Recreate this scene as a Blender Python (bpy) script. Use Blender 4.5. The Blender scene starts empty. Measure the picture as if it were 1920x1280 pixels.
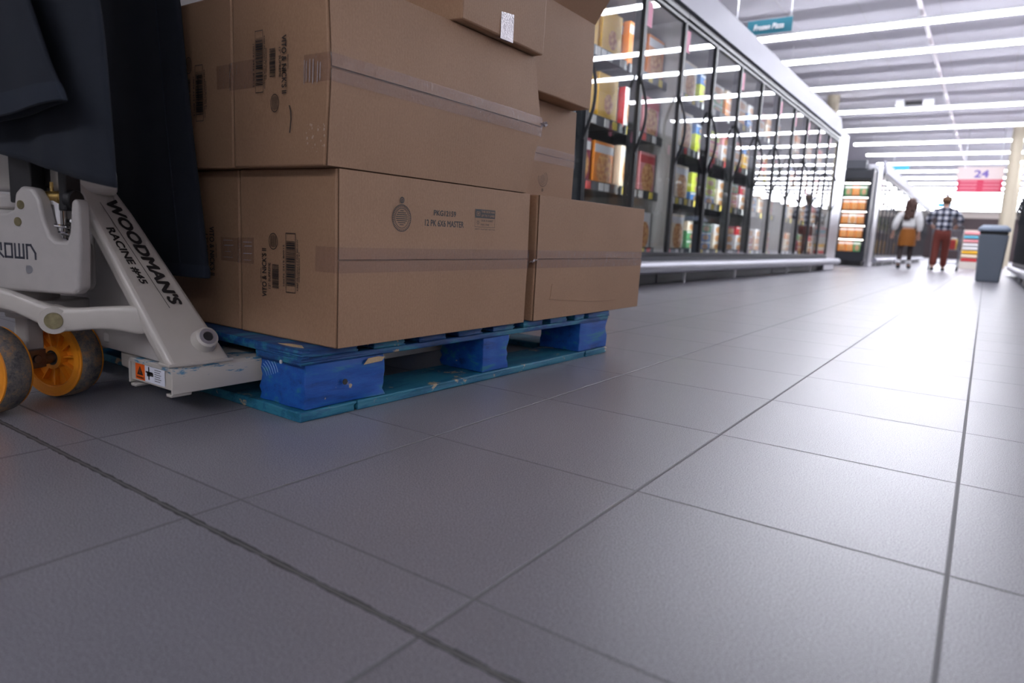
import bpy, bmesh, math, random
from mathutils import Vector, Matrix

SC = bpy.context.scene
COL = SC.collection
RND = random.Random(7)
R = math.radians

# ---------------------------------------------------------------- camera
CAM_YAW, CAM_PITCH, CAM_ROLL = 0.59614, -0.15767, 0.04975
cp, sp = math.cos(CAM_PITCH), math.sin(CAM_PITCH)
fwd = Vector((-math.sin(CAM_YAW) * cp, math.cos(CAM_YAW) * cp, sp))
rt = Vector((math.cos(CAM_YAW), math.sin(CAM_YAW), 0))
up = rt.cross(fwd)
r2 = math.cos(CAM_ROLL) * rt + math.sin(CAM_ROLL) * up
u2 = -math.sin(CAM_ROLL) * rt + math.cos(CAM_ROLL) * up
cd = bpy.data.cameras.new('camera')
cam = bpy.data.objects.new('camera', cd)
COL.objects.link(cam)
m = Matrix((r2, u2, -fwd)).transposed().to_4x4()
m.translation = Vector((-0.0108, -0.5271, 0.3756))
cam.matrix_world = m
cd.sensor_width = 36.0
cd.lens = 24.0
cd.clip_end = 200
cd.dof.use_dof = True
cd.dof.focus_distance = 1.5
cd.dof.aperture_fstop = 3.4
SC.camera = cam

# ---------------------------------------------------------------- exposure and world
SC.view_settings.view_transform = 'Standard'
SC.view_settings.look = 'None'
SC.view_settings.gamma = 1
SC.view_settings.use_curve_mapping = False
SC.view_settings.exposure = 0.0
w = bpy.data.worlds.new('world')
SC.world = w
w.use_nodes = True
w.node_tree.nodes['Background'].inputs[0].default_value = (0.8, 0.85, 1, 1)
w.node_tree.nodes['Background'].inputs[1].default_value = 0.02
LIGHT = 40.0          # radiance of the ceiling tubes
ROWS = [-5.7, 7.6, 10.85, 13.65, 15.6, 18.5, 21.9, 25.3, 28.7, 32.0, 35.4, 38.8, 42.2, 45.6, 49.0, 52.4, 55.8, 59.2, 62.6, 66.0, 69.4, 72.8]  # first row is added out of view to brighten the camera-side faces

# ---------------------------------------------------------------- materials
MATS = {}
def nodes(name):
    mt = bpy.data.materials.new(name)
    mt.use_nodes = True
    nt = mt.node_tree
    return mt, nt, nt.nodes['Principled BSDF']

def L(nt, a, b): nt.links.new(a, b)

def mat(name, col, rough=.5, metal=0., coat=0., bump=0., bscale=200., var=0., vscale=8., spec=.5):
    """plain paint with a little noise in colour and surface"""
    if name in MATS: return MATS[name]
    mt, nt, b = nodes(name)
    b.inputs['Roughness'].default_value = rough
    b.inputs['Metallic'].default_value = metal
    b.inputs['Coat Weight'].default_value = coat
    b.inputs['Coat Roughness'].default_value = .12
    b.inputs['Specular IOR Level'].default_value = spec
    tc = nt.nodes.new('ShaderNodeTexCoord')
    n = nt.nodes.new('ShaderNodeTexNoise'); n.inputs['Scale'].default_value = vscale; n.inputs['Detail'].default_value = 5
    L(nt, tc.outputs['Object'], n.inputs['Vector'])
    mx = nt.nodes.new('ShaderNodeMix'); mx.data_type = 'RGBA'
    k = 1 - var
    mx.inputs['A'].default_value = (col[0] * k, col[1] * k, col[2] * k, 1)
    mx.inputs['B'].default_value = (min(1, col[0] * (1 + var)), min(1, col[1] * (1 + var)), min(1, col[2] * (1 + var)), 1)
    L(nt, n.outputs['Fac'], mx.inputs['Factor'])
    L(nt, mx.outputs['Result'], b.inputs['Base Color'])
    if bump:
        n2 = nt.nodes.new('ShaderNodeTexNoise'); n2.inputs['Scale'].default_value = bscale; n2.inputs['Detail'].default_value = 3
        L(nt, tc.outputs['Object'], n2.inputs['Vector'])
        bp = nt.nodes.new('ShaderNodeBump'); bp.inputs['Strength'].default_value = bump; bp.inputs['Distance'].default_value = .002
        L(nt, n2.outputs['Fac'], bp.inputs['Height']); L(nt, bp.outputs['Normal'], b.inputs['Normal'])
    MATS[name] = mt
    return mt

def emit(name, col, s):
    if name in MATS: return MATS[name]
    mt, nt, b = nodes(name)
    b.inputs['Base Color'].default_value = (.8, .8, .8, 1)
    b.inputs['Emission Color'].default_value = (*col, 1)
    b.inputs['Emission Strength'].default_value = s
    MATS[name] = mt
    return mt

def schlick(nt, f0=.04, normal=None):
    g = nt.nodes.new('ShaderNodeNewGeometry')
    d = nt.nodes.new('ShaderNodeVectorMath'); d.operation = 'DOT_PRODUCT'
    L(nt, g.outputs['Incoming'], d.inputs[0]); L(nt, normal if normal else g.outputs['Normal'], d.inputs[1])
    def m_(op, a, b=None):
        n = nt.nodes.new('ShaderNodeMath'); n.operation = op
        for i, v in enumerate((a, b)):
            if v is None: continue
            if isinstance(v, (int, float)): n.inputs[i].default_value = v
            else: L(nt, v, n.inputs[i])
        return n.outputs[0]
    c = m_('SUBTRACT', 1.0, m_('ABSOLUTE', d.outputs['Value']))
    return m_('ADD', m_('MULTIPLY', m_('POWER', c, 5.0), 1 - f0), f0)

def glass_mat(name, tint=(1, 1, 1), base=.06, rough=.0):
    if name in MATS: return MATS[name]
    mt, nt, b = nodes(name)
    nt.nodes.remove(b)
    out = nt.nodes['Material Output']
    tr = nt.nodes.new('ShaderNodeBsdfTransparent'); tr.inputs['Color'].default_value = (*tint, 1)
    gl = nt.nodes.new('ShaderNodeBsdfGlossy'); gl.inputs['Roughness'].default_value = rough
    ms = nt.nodes.new('ShaderNodeMixShader')
    L(nt, schlick(nt, base), ms.inputs[0])
    L(nt, tr.outputs[0], ms.inputs[1]); L(nt, gl.outputs[0], ms.inputs[2]); L(nt, ms.outputs[0], out.inputs[0])
    MATS[name] = mt
    return mt

def floor_mat():
    mt, nt, b = nodes('floor_tiles')
    T = .4
    tc = nt.nodes.new('ShaderNodeTexCoord')
    sx = nt.nodes.new('ShaderNodeSeparateXYZ'); L(nt, tc.outputs['Object'], sx.inputs[0])
    def mth(op, a, bb=None, c=None, clamp=False):
        n = nt.nodes.new('ShaderNodeMath'); n.operation = op; n.use_clamp = clamp
        for i, v in enumerate((a, bb, c)):
            if v is None: continue
            if isinstance(v, (int, float)): n.inputs[i].default_value = v
            else: L(nt, v, n.inputs[i])
        return n.outputs[0]
    def line(o, half):
        fr = mth('FRACT', mth('ADD', mth('DIVIDE', o, T), 100.5))
        d = mth('ABSOLUTE', mth('SUBTRACT', fr, .5))           # 0 on the line
        d = mth('MULTIPLY', d, T)
        return mth('SUBTRACT', 1.0, mth('SMOOTHSTEP', d, half * .6, half * 1.25)) if False else mth('SUBTRACT', 1.0, mth('MULTIPLY', mth('SUBTRACT', d, half * .7), 1 / (half * .6), clamp=True), clamp=True)
    gx = line(sx.outputs[0], .0025); gy = line(sx.outputs[1], .0020)
    grout = mth('MAXIMUM', gx, gy)
    # expansion joint with a ragged, dirty edge
    rag = nt.nodes.new('ShaderNodeTexNoise'); rag.inputs['Scale'].default_value = 45; rag.inputs['Detail'].default_value = 6
    L(nt, tc.outputs['Object'], rag.inputs['Vector'])
    dj = mth('ABSOLUTE', mth('ADD', mth('ADD', sx.outputs[1], mth('MULTIPLY', sx.outputs[0], .016)), .088))
    edge = mth('MULTIPLY_ADD', rag.outputs['Fac'], .0085, .0003)
    joint = mth('GREATER_THAN', edge, dj)
    core = mth('GREATER_THAN', .0019, dj)
    # speckle
    n1 = nt.nodes.new('ShaderNodeTexNoise'); n1.inputs['Scale'].default_value = 620; n1.inputs['Detail'].default_value = 2
    L(nt, tc.outputs['Object'], n1.inputs['Vector'])
    n2 = nt.nodes.new('ShaderNodeTexNoise'); n2.inputs['Scale'].default_value = 3.; n2.inputs['Detail'].default_value = 5
    L(nt, tc.outputs['Object'], n2.inputs['Vector'])
    r = nt.nodes.new('ShaderNodeValToRGB'); e = r.color_ramp.elements
    e[0].position = .38; e[0].color = (.062, .060, .068, 1); e[1].position = .56; e[1].color = (.325, .315, .352, 1)
    L(nt, n1.outputs['Fac'], r.inputs[0])
    # every tile a slightly different shade
    fl = nt.nodes.new('ShaderNodeVectorMath'); fl.operation = 'FLOOR'
    dv = nt.nodes.new('ShaderNodeVectorMath'); dv.operation = 'DIVIDE'; dv.inputs[1].default_value = (T, T, 1)
    L(nt, tc.outputs['Object'], dv.inputs[0]); L(nt, dv.outputs[0], fl.inputs[0])
    wn = nt.nodes.new('ShaderNodeTexWhiteNoise'); L(nt, fl.outputs[0], wn.inputs[0])
    sh = mth('ADD', mth('MULTIPLY', wn.outputs['Value'], .10), mth('MULTIPLY_ADD', n2.outputs['Fac'], .25, .82))
    m1 = nt.nodes.new('ShaderNodeVectorMath'); m1.operation = 'SCALE'
    L(nt, r.outputs[0], m1.inputs[0]); L(nt, sh, m1.inputs['Scale'])
    def mix(f, a, bb):
        mx = nt.nodes.new('ShaderNodeMix'); mx.data_type = 'RGBA'
        L(nt, f, mx.inputs['Factor'])
        for k, v in (('A', a), ('B', bb)):
            if isinstance(v, tuple): mx.inputs[k].default_value = v
            else: L(nt, v, mx.inputs[k])
        return mx.outputs['Result']
    c = mix(grout, m1.outputs[0], (.150, .147, .155, 1))
    c = mix(joint, c, (.035, .034, .035, 1))
    c = mix(core, c, (.14, .135, .13, 1))
    L(nt, c, b.inputs['Base Color'])
    rg = mth('ADD', mth('MULTIPLY_ADD', n2.outputs['Fac'], .08, .29), mth('MULTIPLY', mth('MAXIMUM', grout, joint), .30))
    L(nt, rg, b.inputs['Roughness'])
    b.inputs['Specular IOR Level'].default_value = .68
    bp = nt.nodes.new('ShaderNodeBump'); bp.inputs['Strength'].default_value = .6; bp.inputs['Distance'].default_value = .0016
    h = mth('SUBTRACT', mth('MULTIPLY', n1.outputs['Fac'], .10), mth('MAXIMUM', grout, joint))
    L(nt, h, bp.inputs['Height']); L(nt, bp.outputs['Normal'], b.inputs['Normal'])
    return mt

def cardboard_mat(name, col):
    if name in MATS: return MATS[name]
    mt, nt, b = nodes(name)
    tc = nt.nodes.new('ShaderNodeTexCoord')
    n = nt.nodes.new('ShaderNodeTexNoise'); n.inputs['Scale'].default_value = 420; n.inputs['Detail'].default_value = 3
    mp = nt.nodes.new('ShaderNodeMapping'); mp.inputs['Scale'].default_value = (1, 1, .45)
    L(nt, tc.outputs['Object'], mp.inputs[0]); L(nt, mp.outputs[0], n.inputs['Vector'])
    n2 = nt.nodes.new('ShaderNodeTexNoise'); n2.inputs['Scale'].default_value = 5; n2.inputs['Detail'].default_value = 4
    L(nt, tc.outputs['Object'], n2.inputs['Vector'])
    r = nt.nodes.new('ShaderNodeValToRGB'); e = r.color_ramp.elements
    e[0].position = .25; e[0].color = (col[0] * .82, col[1] * .8, col[2] * .78, 1)
    e[1].position = .75; e[1].color = (col[0] * 1.15, col[1] * 1.16, col[2] * 1.18, 1)
    ad = nt.nodes.new('ShaderNodeMath'); ad.operation = 'MULTIPLY_ADD'; ad.inputs[1].default_value = .35
    L(nt, n2.outputs['Fac'], ad.inputs[0])
    m2 = nt.nodes.new('ShaderNodeMath'); m2.operation = 'MULTIPLY'; m2.inputs[1].default_value = .65
    L(nt, n.outputs['Fac'], m2.inputs[0]); L(nt, m2.outputs[0], ad.inputs[2])
    L(nt, ad.outputs[0], r.inputs[0]); L(nt, r.outputs[0], b.inputs['Base Color'])
    b.inputs['Roughness'].default_value = .62
    b.inputs['Specular IOR Level'].default_value = .35
    bp = nt.nodes.new('ShaderNodeBump'); bp.inputs['Strength'].default_value = .25; bp.inputs['Distance'].default_value = .001
    # faint corrugation
    wv = nt.nodes.new('ShaderNodeTexWave'); wv.inputs['Scale'].default_value = 40; wv.bands_direction = 'Y'; wv.inputs['Distortion'].default_value = .6
    L(nt, tc.outputs['Object'], wv.inputs['Vector'])
    a2 = nt.nodes.new('ShaderNodeMath'); a2.operation = 'MULTIPLY_ADD'; a2.inputs[1].default_value = .25
    L(nt, wv.outputs['Fac'], a2.inputs[0]); L(nt, ad.outputs[0], a2.inputs[2])
    L(nt, a2.outputs[0], bp.inputs['Height']); L(nt, bp.outputs['Normal'], b.inputs['Normal'])
    MATS[name] = mt
    return mt

def wood_mat(name, blue, chip=.62, teal=.5):
    """blue paint, worn to teal and bare wood along the grain (grain runs along the object's Y)"""
    if name in MATS: return MATS[name]
    mt, nt, b = nodes(name)
    tc = nt.nodes.new('ShaderNodeTexCoord')
    mp = nt.nodes.new('ShaderNodeMapping'); mp.inputs['Scale'].default_value = (26, 6, 34)
    L(nt, tc.outputs['Object'], mp.inputs[0])
    n = nt.nodes.new('ShaderNodeTexNoise'); n.inputs['Scale'].default_value = 1.1; n.inputs['Detail'].default_value = 9; n.inputs['Roughness'].default_value = .65
    L(nt, mp.outputs[0], n.inputs['Vector'])
    n3 = nt.nodes.new('ShaderNodeTexNoise'); n3.inputs['Scale'].default_value = 13; n3.inputs['Detail'].default_value = 8; n3.inputs['Roughness'].default_value = .7
    L(nt, tc.outputs['Object'], n3.inputs['Vector'])
    r = nt.nodes.new('ShaderNodeValToRGB'); e = r.color_ramp.elements
    e[0].position = .30; e[0].color = (blue[0] * .25, blue[1] * .45, blue[2] * .40, 1)
    e[1].position = .46; e[1].color = (*blue, 1)
    q = e.new(teal); q.color = (blue[0] * 1.0, blue[1] * 1.25, blue[2] * 1.05, 1)
    q = e.new(min(.97, teal + .1)); q.color = (.02, .17, .26, 1)
    L(nt, n.outputs['Fac'], r.inputs[0])
    r2_ = nt.nodes.new('ShaderNodeValToRGB'); e = r2_.color_ramp.elements
    e[0].position = chip; e[0].color = (0, 0, 0, 1); e[1].position = chip + .02; e[1].color = (1, 1, 1, 1)
    L(nt, n3.outputs['Fac'], r2_.inputs[0])
    mx = nt.nodes.new('ShaderNodeMix'); mx.data_type = 'RGBA'; mx.inputs['B'].default_value = (.42, .33, .22, 1)
    L(nt, r2_.outputs[0], mx.inputs['Factor']); L(nt, r.outputs[0], mx.inputs['A'])
    L(nt, mx.outputs['Result'], b.inputs['Base Color'])
    b.inputs['Roughness'].default_value = .55
    bp = nt.nodes.new('ShaderNodeBump'); bp.inputs['Strength'].default_value = .6; bp.inputs['Distance'].default_value = .003
    L(nt, n.outputs['Fac'], bp.inputs['Height']); L(nt, bp.outputs['Normal'], b.inputs['Normal'])
    MATS[name] = mt
    return mt

def tape_mat():
    if 'tape' in MATS: return MATS['tape']
    mt, nt, b = nodes('clear_packing_tape')
    nt.nodes.remove(b)
    out = nt.nodes['Material Output']
    tr = nt.nodes.new('ShaderNodeBsdfTransparent'); tr.inputs['Color'].default_value = (.90, .865, .865, 1)
    gl = nt.nodes.new('ShaderNodeBsdfGlossy'); gl.inputs['Roughness'].default_value = .36; gl.inputs['Color'].default_value = (.62, .60, .62, 1)
    ms = nt.nodes.new('ShaderNodeMixShader'); ms.inputs[0].default_value = .10
    tc = nt.nodes.new('ShaderNodeTexCoord')
    n = nt.nodes.new('ShaderNodeTexNoise'); n.inputs['Scale'].default_value = 60; n.inputs['Detail'].default_value = 6; n.inputs['Distortion'].default_value = 1.5
    L(nt, tc.outputs['Object'], n.inputs['Vector'])
    bp = nt.nodes.new('ShaderNodeBump'); bp.inputs['Strength'].default_value = .9; bp.inputs['Distance'].default_value = .003
    L(nt, n.outputs['Fac'], bp.inputs['Height']); L(nt, bp.outputs['Normal'], gl.inputs['Normal'])
    L(nt, schlick(nt, .045, bp.outputs['Normal']), ms.inputs[0])
    df = nt.nodes.new('ShaderNodeBsdfDiffuse'); df.inputs['Color'].default_value = (.75, .72, .75, 1)
    m0 = nt.nodes.new('ShaderNodeMixShader'); m0.inputs[0].default_value = .02
    L(nt, tr.outputs[0], m0.inputs[1]); L(nt, df.outputs[0], m0.inputs[2])
    L(nt, m0.outputs[0], ms.inputs[1]); L(nt, gl.outputs[0], ms.inputs[2]); L(nt, ms.outputs[0], out.inputs[0])
    MATS['tape'] = mt
    return mt

def foodfront_mat(name, base, food, disc, band=None):
    """printed carton front: coloured ground, a mottled food picture, a pale title band (generated coordinates)"""
    if name in MATS: return MATS[name]
    mt, nt, b = nodes(name)
    tc = nt.nodes.new('ShaderNodeTexCoord')
    sx = nt.nodes.new('ShaderNodeSeparateXYZ'); L(nt, tc.outputs['Generated'], sx.inputs[0])
    def mth(op, a, bb, c=None):
        n = nt.nodes.new('ShaderNodeMath'); n.operation = op
        for i, v in enumerate((a, bb, c)):
            if v is None: continue
            if isinstance(v, (int, float)): n.inputs[i].default_value = v
            else: L(nt, v, n.inputs[i])
        return n.outputs[0]
    y = mth('SUBTRACT', sx.outputs[1], .55); z = mth('SUBTRACT', sx.outputs[2], .38)
    d = mth('SQRT', mth('ADD', mth('MULTIPLY', y, y), mth('MULTIPLY', z, z)), 0)
    ins = mth('LESS_THAN', d, disc)
    n = nt.nodes.new('ShaderNodeTexNoise'); n.inputs['Scale'].default_value = 9; n.inputs['Detail'].default_value = 3
    L(nt, tc.outputs['Generated'], n.inputs['Vector'])
    r = nt.nodes.new('ShaderNodeValToRGB'); e = r.color_ramp.elements
    e[0].position = .38; e[0].color = (food[0] * .6, food[1] * .35, food[2] * .3, 1); e[1].position = .58; e[1].color = (*food, 1)
    L(nt, n.outputs['Fac'], r.inputs[0])
    mx = nt.nodes.new('ShaderNodeMix'); mx.data_type = 'RGBA'; mx.inputs['A'].default_value = (*base, 1)
    L(nt, ins, mx.inputs['Factor']); L(nt, r.outputs[0], mx.inputs['B'])
    res = mx.outputs['Result']
    if band:
        bd = mth('MULTIPLY', mth('GREATER_THAN', sx.outputs[2], .74), mth('LESS_THAN', sx.outputs[2], .93))
        m2 = nt.nodes.new('ShaderNodeMix'); m2.data_type = 'RGBA'; m2.inputs['B'].default_value = (*band, 1)
        L(nt, bd, m2.inputs['Factor']); L(nt, res, m2.inputs['A']); res = m2.outputs['Result']
    L(nt, res, b.inputs['Base Color'])
    b.inputs['Roughness'].default_value = .4
    MATS[name] = mt
    return mt

def plaid_mat():
    mt, nt, b = nodes('plaid_flannel')
    tc = nt.nodes.new('ShaderNodeTexCoord')
    sx = nt.nodes.new('ShaderNodeSeparateXYZ'); L(nt, tc.outputs['Object'], sx.inputs[0])
    outs = []
    for o in (sx.outputs[0], sx.outputs[2]):
        a = nt.nodes.new('ShaderNodeMath'); a.operation = 'MULTIPLY'; a.inputs[1].default_value = 1 / .125
        f = nt.nodes.new('ShaderNodeMath'); f.operation = 'FRACT'
        g = nt.nodes.new('ShaderNodeMath'); g.operation = 'GREATER_THAN'; g.inputs[1].default_value = .5
        ad = nt.nodes.new('ShaderNodeMath'); ad.operation = 'ADD'; ad.inputs[1].default_value = 50
        L(nt, o, a.inputs[0]); L(nt, a.outputs[0], ad.inputs[0]); L(nt, ad.outputs[0], f.inputs[0]); L(nt, f.outputs[0], g.inputs[0]); outs.append(g.outputs[0])
    s = nt.nodes.new('ShaderNodeMath'); s.operation = 'ADD'; L(nt, outs[0], s.inputs[0]); L(nt, outs[1], s.inputs[1])
    h = nt.nodes.new('ShaderNodeMath'); h.operation = 'MULTIPLY'; h.inputs[1].default_value = .5; L(nt, s.outputs[0], h.inputs[0])
    r = nt.nodes.new('ShaderNodeValToRGB'); r.color_ramp.interpolation = 'CONSTANT'; e = r.color_ramp.elements
    e[0].position = 0; e[0].color = (.62, .62, .66, 1); e[1].position = .4; e[1].color = (.13, .14, .19, 1)
    q = e.new(.9); q.color = (.012, .012, .02, 1)
    L(nt, h.outputs[0], r.inputs[0]); L(nt, r.outputs[0], b.inputs['Base Color']); b.inputs['Roughness'].default_value = .9
    return mt

M_INK = mat('black_ink', (.018, .016, .017), .5)
M_CARD = cardboard_mat('corrugated_cardboard', (.345, .205, .122))
M_CARDEDGE = mat('cardboard_cut_edge', (.10, .052, .026), .8, var=.3, vscale=300)
M_TAPE = tape_mat()
M_CREAM = mat('cream_machine_enamel', (.50, .465, .425), .30, coat=.35, var=.05, vscale=30, bump=.08, bscale=500)
M_CREAMMATT = mat('cream_cast_enamel', (.40, .375, .36), .42, coat=.15, var=.08, vscale=40, bump=.15, bscale=600)
M_BLACK = mat('black_steel', (.012, .012, .014), .4, bump=.05)
M_CHROME = mat('chrome', (.80, .80, .82), .12, metal=1)
M_STEEL = mat('brushed_steel', (.52, .53, .56), .30, metal=1, var=.08, vscale=60)
M_BRASS = mat('brass', (.50, .34, .12), .35, metal=1, var=.15, vscale=60)
M_ZINC = mat('yellow_zinc_bolt', (.30, .26, .15), .32, metal=1, var=.5, vscale=120)
M_ORANGE = mat('orange_polyurethane', (.78, .27, .015), .42, var=.10, vscale=50)
M_NAVY = mat('navy_workwear_cloth', (.0058, .0095, .018), .9, var=.2, vscale=30, bump=.3, bscale=900)
M_NAVY2 = mat('navy_band_cloth', (.009, .0145, .027), .9, var=.2, vscale=30, bump=.3, bscale=900)
M_SILVER = mat('silver_lilac_panel', (.30, .30, .35), .5, metal=.12, var=.04)
M_DARKFR = mat('black_door_frame', (.018, .02, .026), .35)
M_DARKGR = mat('dark_grey_case', (.055, .058, .07), .45)
M_WHITE = mat('white_paint', (.80, .80, .82), .6)
M_SHELF = mat('charcoal_shelf', (.035, .038, .045), .4)

def tread_mat():
    mt, nt, b = nodes('worn_tread')
    tc = nt.nodes.new('ShaderNodeTexCoord')
    n = nt.nodes.new('ShaderNodeTexNoise'); n.inputs['Scale'].default_value = 35; n.inputs['Detail'].default_value = 7; n.inputs['Roughness'].default_value = .75
    n2 = nt.nodes.new('ShaderNodeTexNoise'); n2.inputs['Scale'].default_value = 420
    L(nt, tc.outputs['Object'], n.inputs['Vector']); L(nt, tc.outputs['Object'], n2.inputs['Vector'])
    a = nt.nodes.new('ShaderNodeMath'); a.operation = 'MULTIPLY_ADD'; a.inputs[1].default_value = .3
    L(nt, n2.outputs['Fac'], a.inputs[0]); L(nt, n.outputs['Fac'], a.inputs[2])
    r = nt.nodes.new('ShaderNodeValToRGB'); e = r.color_ramp.elements
    e[0].position = .48; e[0].color = (.045, .045, .05, 1); e[1].position = .80; e[1].color = (.34, .20, .10, 1)
    q = e.new(.64); q.color = (.15, .135, .125, 1)
    L(nt, a.outputs[0], r.inputs[0]); L(nt, r.outputs[0], b.inputs['Base Color']); b.inputs['Roughness'].default_value = .75
    return mt
M_TREAD = tread_mat()

def fork_mat():
    """cream enamel with blue pallet paint scuffed along the upper edge of the side"""
    mt, nt, b = nodes('scuffed_fork_enamel')
    tc = nt.nodes.new('ShaderNodeTexCoord')
    mp = nt.nodes.new('ShaderNodeMapping'); mp.inputs['Scale'].default_value = (20, 14, 90)
    L(nt, tc.outputs['Object'], mp.inputs[0])
    n = nt.nodes.new('ShaderNodeTexNoise'); n.inputs['Scale'].default_value = 1.3; n.inputs['Detail'].default_value = 8; n.inputs['Roughness'].default_value = .7
    L(nt, mp.outputs[0], n.inputs['Vector'])
    sx = nt.nodes.new('ShaderNodeSeparateXYZ'); L(nt, tc.outputs['Object'], sx.inputs[0])
    g = nt.nodes.new('ShaderNodeMapRange'); g.inputs['From Min'].default_value = .055; g.inputs['From Max'].default_value = .098; g.inputs['To Min'].default_value = -.12; g.inputs['To Max'].default_value = .07
    L(nt, sx.outputs[2], g.inputs['Value'])
    ad = nt.nodes.new('ShaderNodeMath'); L(nt, n.outputs['Fac'], ad.inputs[0]); L(nt, g.outputs[0], ad.inputs[1])
    r = nt.nodes.new('ShaderNodeValToRGB'); e = r.color_ramp.elements
    e[0].position = .60; e[0].color = (0, 0, 0, 1); e[1].position = .63; e[1].color = (1, 1, 1, 1)
    L(nt, ad.outputs[0], r.inputs[0])
    mx = nt.nodes.new('ShaderNodeMix'); mx.data_type = 'RGBA'
    mx.inputs['A'].default_value = (.50, .465, .425, 1); mx.inputs['B'].default_value = (.06, .20, .33, 1)
    L(nt, r.outputs[0], mx.inputs['Factor']); L(nt, mx.outputs['Result'], b.inputs['Base Color'])
    b.inputs['Roughness'].default_value = .33; b.inputs['Coat Weight'].default_value = .3
    return mt
M_FORK = fork_mat()

# ---------------------------------------------------------------- mesh helpers
class MB:
    def __init__(s): s.v = []; s.f = []; s.m = []
    def add(s, vs, fs, m=0):
        o = len(s.v); s.v += [tuple(x) for x in vs]; s.f += [tuple(i + o for i in f) for f in fs]; s.m += [m] * len(fs); return s
    def box(s, x0, x1, y0, y1, z0, z1, m=0):
        return s.add([(x0, y0, z0), (x1, y0, z0), (x1, y1, z0), (x0, y1, z0), (x0, y0, z1), (x1, y0, z1), (x1, y1, z1), (x0, y1, z1)],
                     [(0, 3, 2, 1), (4, 5, 6, 7), (0, 1, 5, 4), (1, 2, 6, 5), (2, 3, 7, 6), (3, 0, 4, 7)], m)
    def obox(s, c, ax, ay, az, m=0):
        c, ax, ay, az = map(Vector, (c, ax, ay, az))
        vs = [c + i * ax + j * ay + k * az for k in (-1, 1) for i, j in ((-1, -1), (1, -1), (1, 1), (-1, 1))]
        return s.add(vs, [(0, 3, 2, 1), (4, 5, 6, 7), (0, 1, 5, 4), (1, 2, 6, 5), (2, 3, 7, 6), (3, 0, 4, 7)], m)
    def cyl(s, p0, p1, r0, r1=None, n=20, m=0, cap=True):
        p0, p1 = Vector(p0), Vector(p1); r1 = r0 if r1 is None else r1
        d = (p1 - p0).normalized(); a = d.orthogonal().normalized(); b = d.cross(a)
        vs = []
        for p, r in ((p0, r0), (p1, r1)):
            vs += [p + r * (math.cos(2 * math.pi * i / n) * a + math.sin(2 * math.pi * i / n) * b) for i in range(n)]
        fs = [(i, (i + 1) % n, n + (i + 1) % n, n + i) for i in range(n)]
        if cap: fs += [tuple(range(n - 1, -1, -1)), tuple(range(n, 2 * n))]
        return s.add(vs, fs, m)
    def lathe(s, p0, axis, prof, n=40, m=0):
        """prof: list of (distance along axis, radius), closed loop around the ring"""
        p0 = Vector(p0); d = Vector(axis).normalized(); a = d.orthogonal().normalized(); b = d.cross(a)
        k = len(prof); vs = []
        for i in range(n):
            t = 2 * math.pi * i / n
            e = math.cos(t) * a + math.sin(t) * b
            vs += [p0 + h * d + r * e for h, r in prof]
        fs = []
        for i in range(n):
            j = (i + 1) % n
            for q in range(k):
                q2 = (q + 1) % k
                fs.append((i * k + q, i * k + q2, j * k + q2, j * k + q))
        return s.add(vs, fs, m)
    def tube(s, pts, r, n=8, m=0, closed=False):
        pts = [Vector(p) for p in pts]; k = len(pts); vs = []
        a = None
        for i, p in enumerate(pts):
            d = (pts[(i + 1) % k] - pts[i - 1]) if closed else (pts[min(i + 1, k - 1)] - pts[max(i - 1, 0)])
            d.normalize()
            if a is None: a = d.orthogonal().normalized()
            a = (a - a.dot(d) * d).normalized(); b = d.cross(a)
            rr = r[i] if isinstance(r, (list, tuple)) else r
            vs += [p + rr * (math.cos(2 * math.pi * j / n) * a + math.sin(2 * math.pi * j / n) * b) for j in range(n)]
        fs = []
        for i in range(k if closed else k - 1):
            i2 = (i + 1) % k
            for j in range(n):
                fs.append((i * n + j, i * n + (j + 1) % n, i2 * n + (j + 1) % n, i2 * n + j))
        if not closed: fs += [tuple(range(n - 1, -1, -1)), tuple(range((k - 1) * n, k * n))]
        return s.add(vs, fs, m)
    def prism(s, poly, o, u, v, w_, m=0):
        """polygon (a,b) on plane o+a*u+b*v, thickened along w_"""
        o, u, v, w_ = map(Vector, (o, u, v, w_)); n = len(poly)
        vs = [o + a * u + b * v for a, b in poly] + [o + a * u + b * v + w_ for a, b in poly]
        fs = [tuple(range(n - 1, -1, -1)), tuple(range(n, 2 * n))] + [(i, (i + 1) % n, n + (i + 1) % n, n + i) for i in range(n)]
        return s.add(vs, fs, m)
    def sphere(s, c, rx, ry, rz, nu=16, nv=10, m=0):
        c = Vector(c); vs = []; fs = []
        for j in range(nv + 1):
            t = math.pi * j / nv
            for i in range(nu):
                p = 2 * math.pi * i / nu
                vs.append(c + Vector((rx * math.sin(t) * math.cos(p), ry * math.sin(t) * math.sin(p), rz * math.cos(t))))
        for j in range(nv):
            for i in range(nu):
                fs.append((j * nu + i, (j + 1) * nu + i, (j + 1) * nu + (i + 1) % nu, j * nu + (i + 1) % nu))
        return s.add(vs, fs, m)

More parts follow.
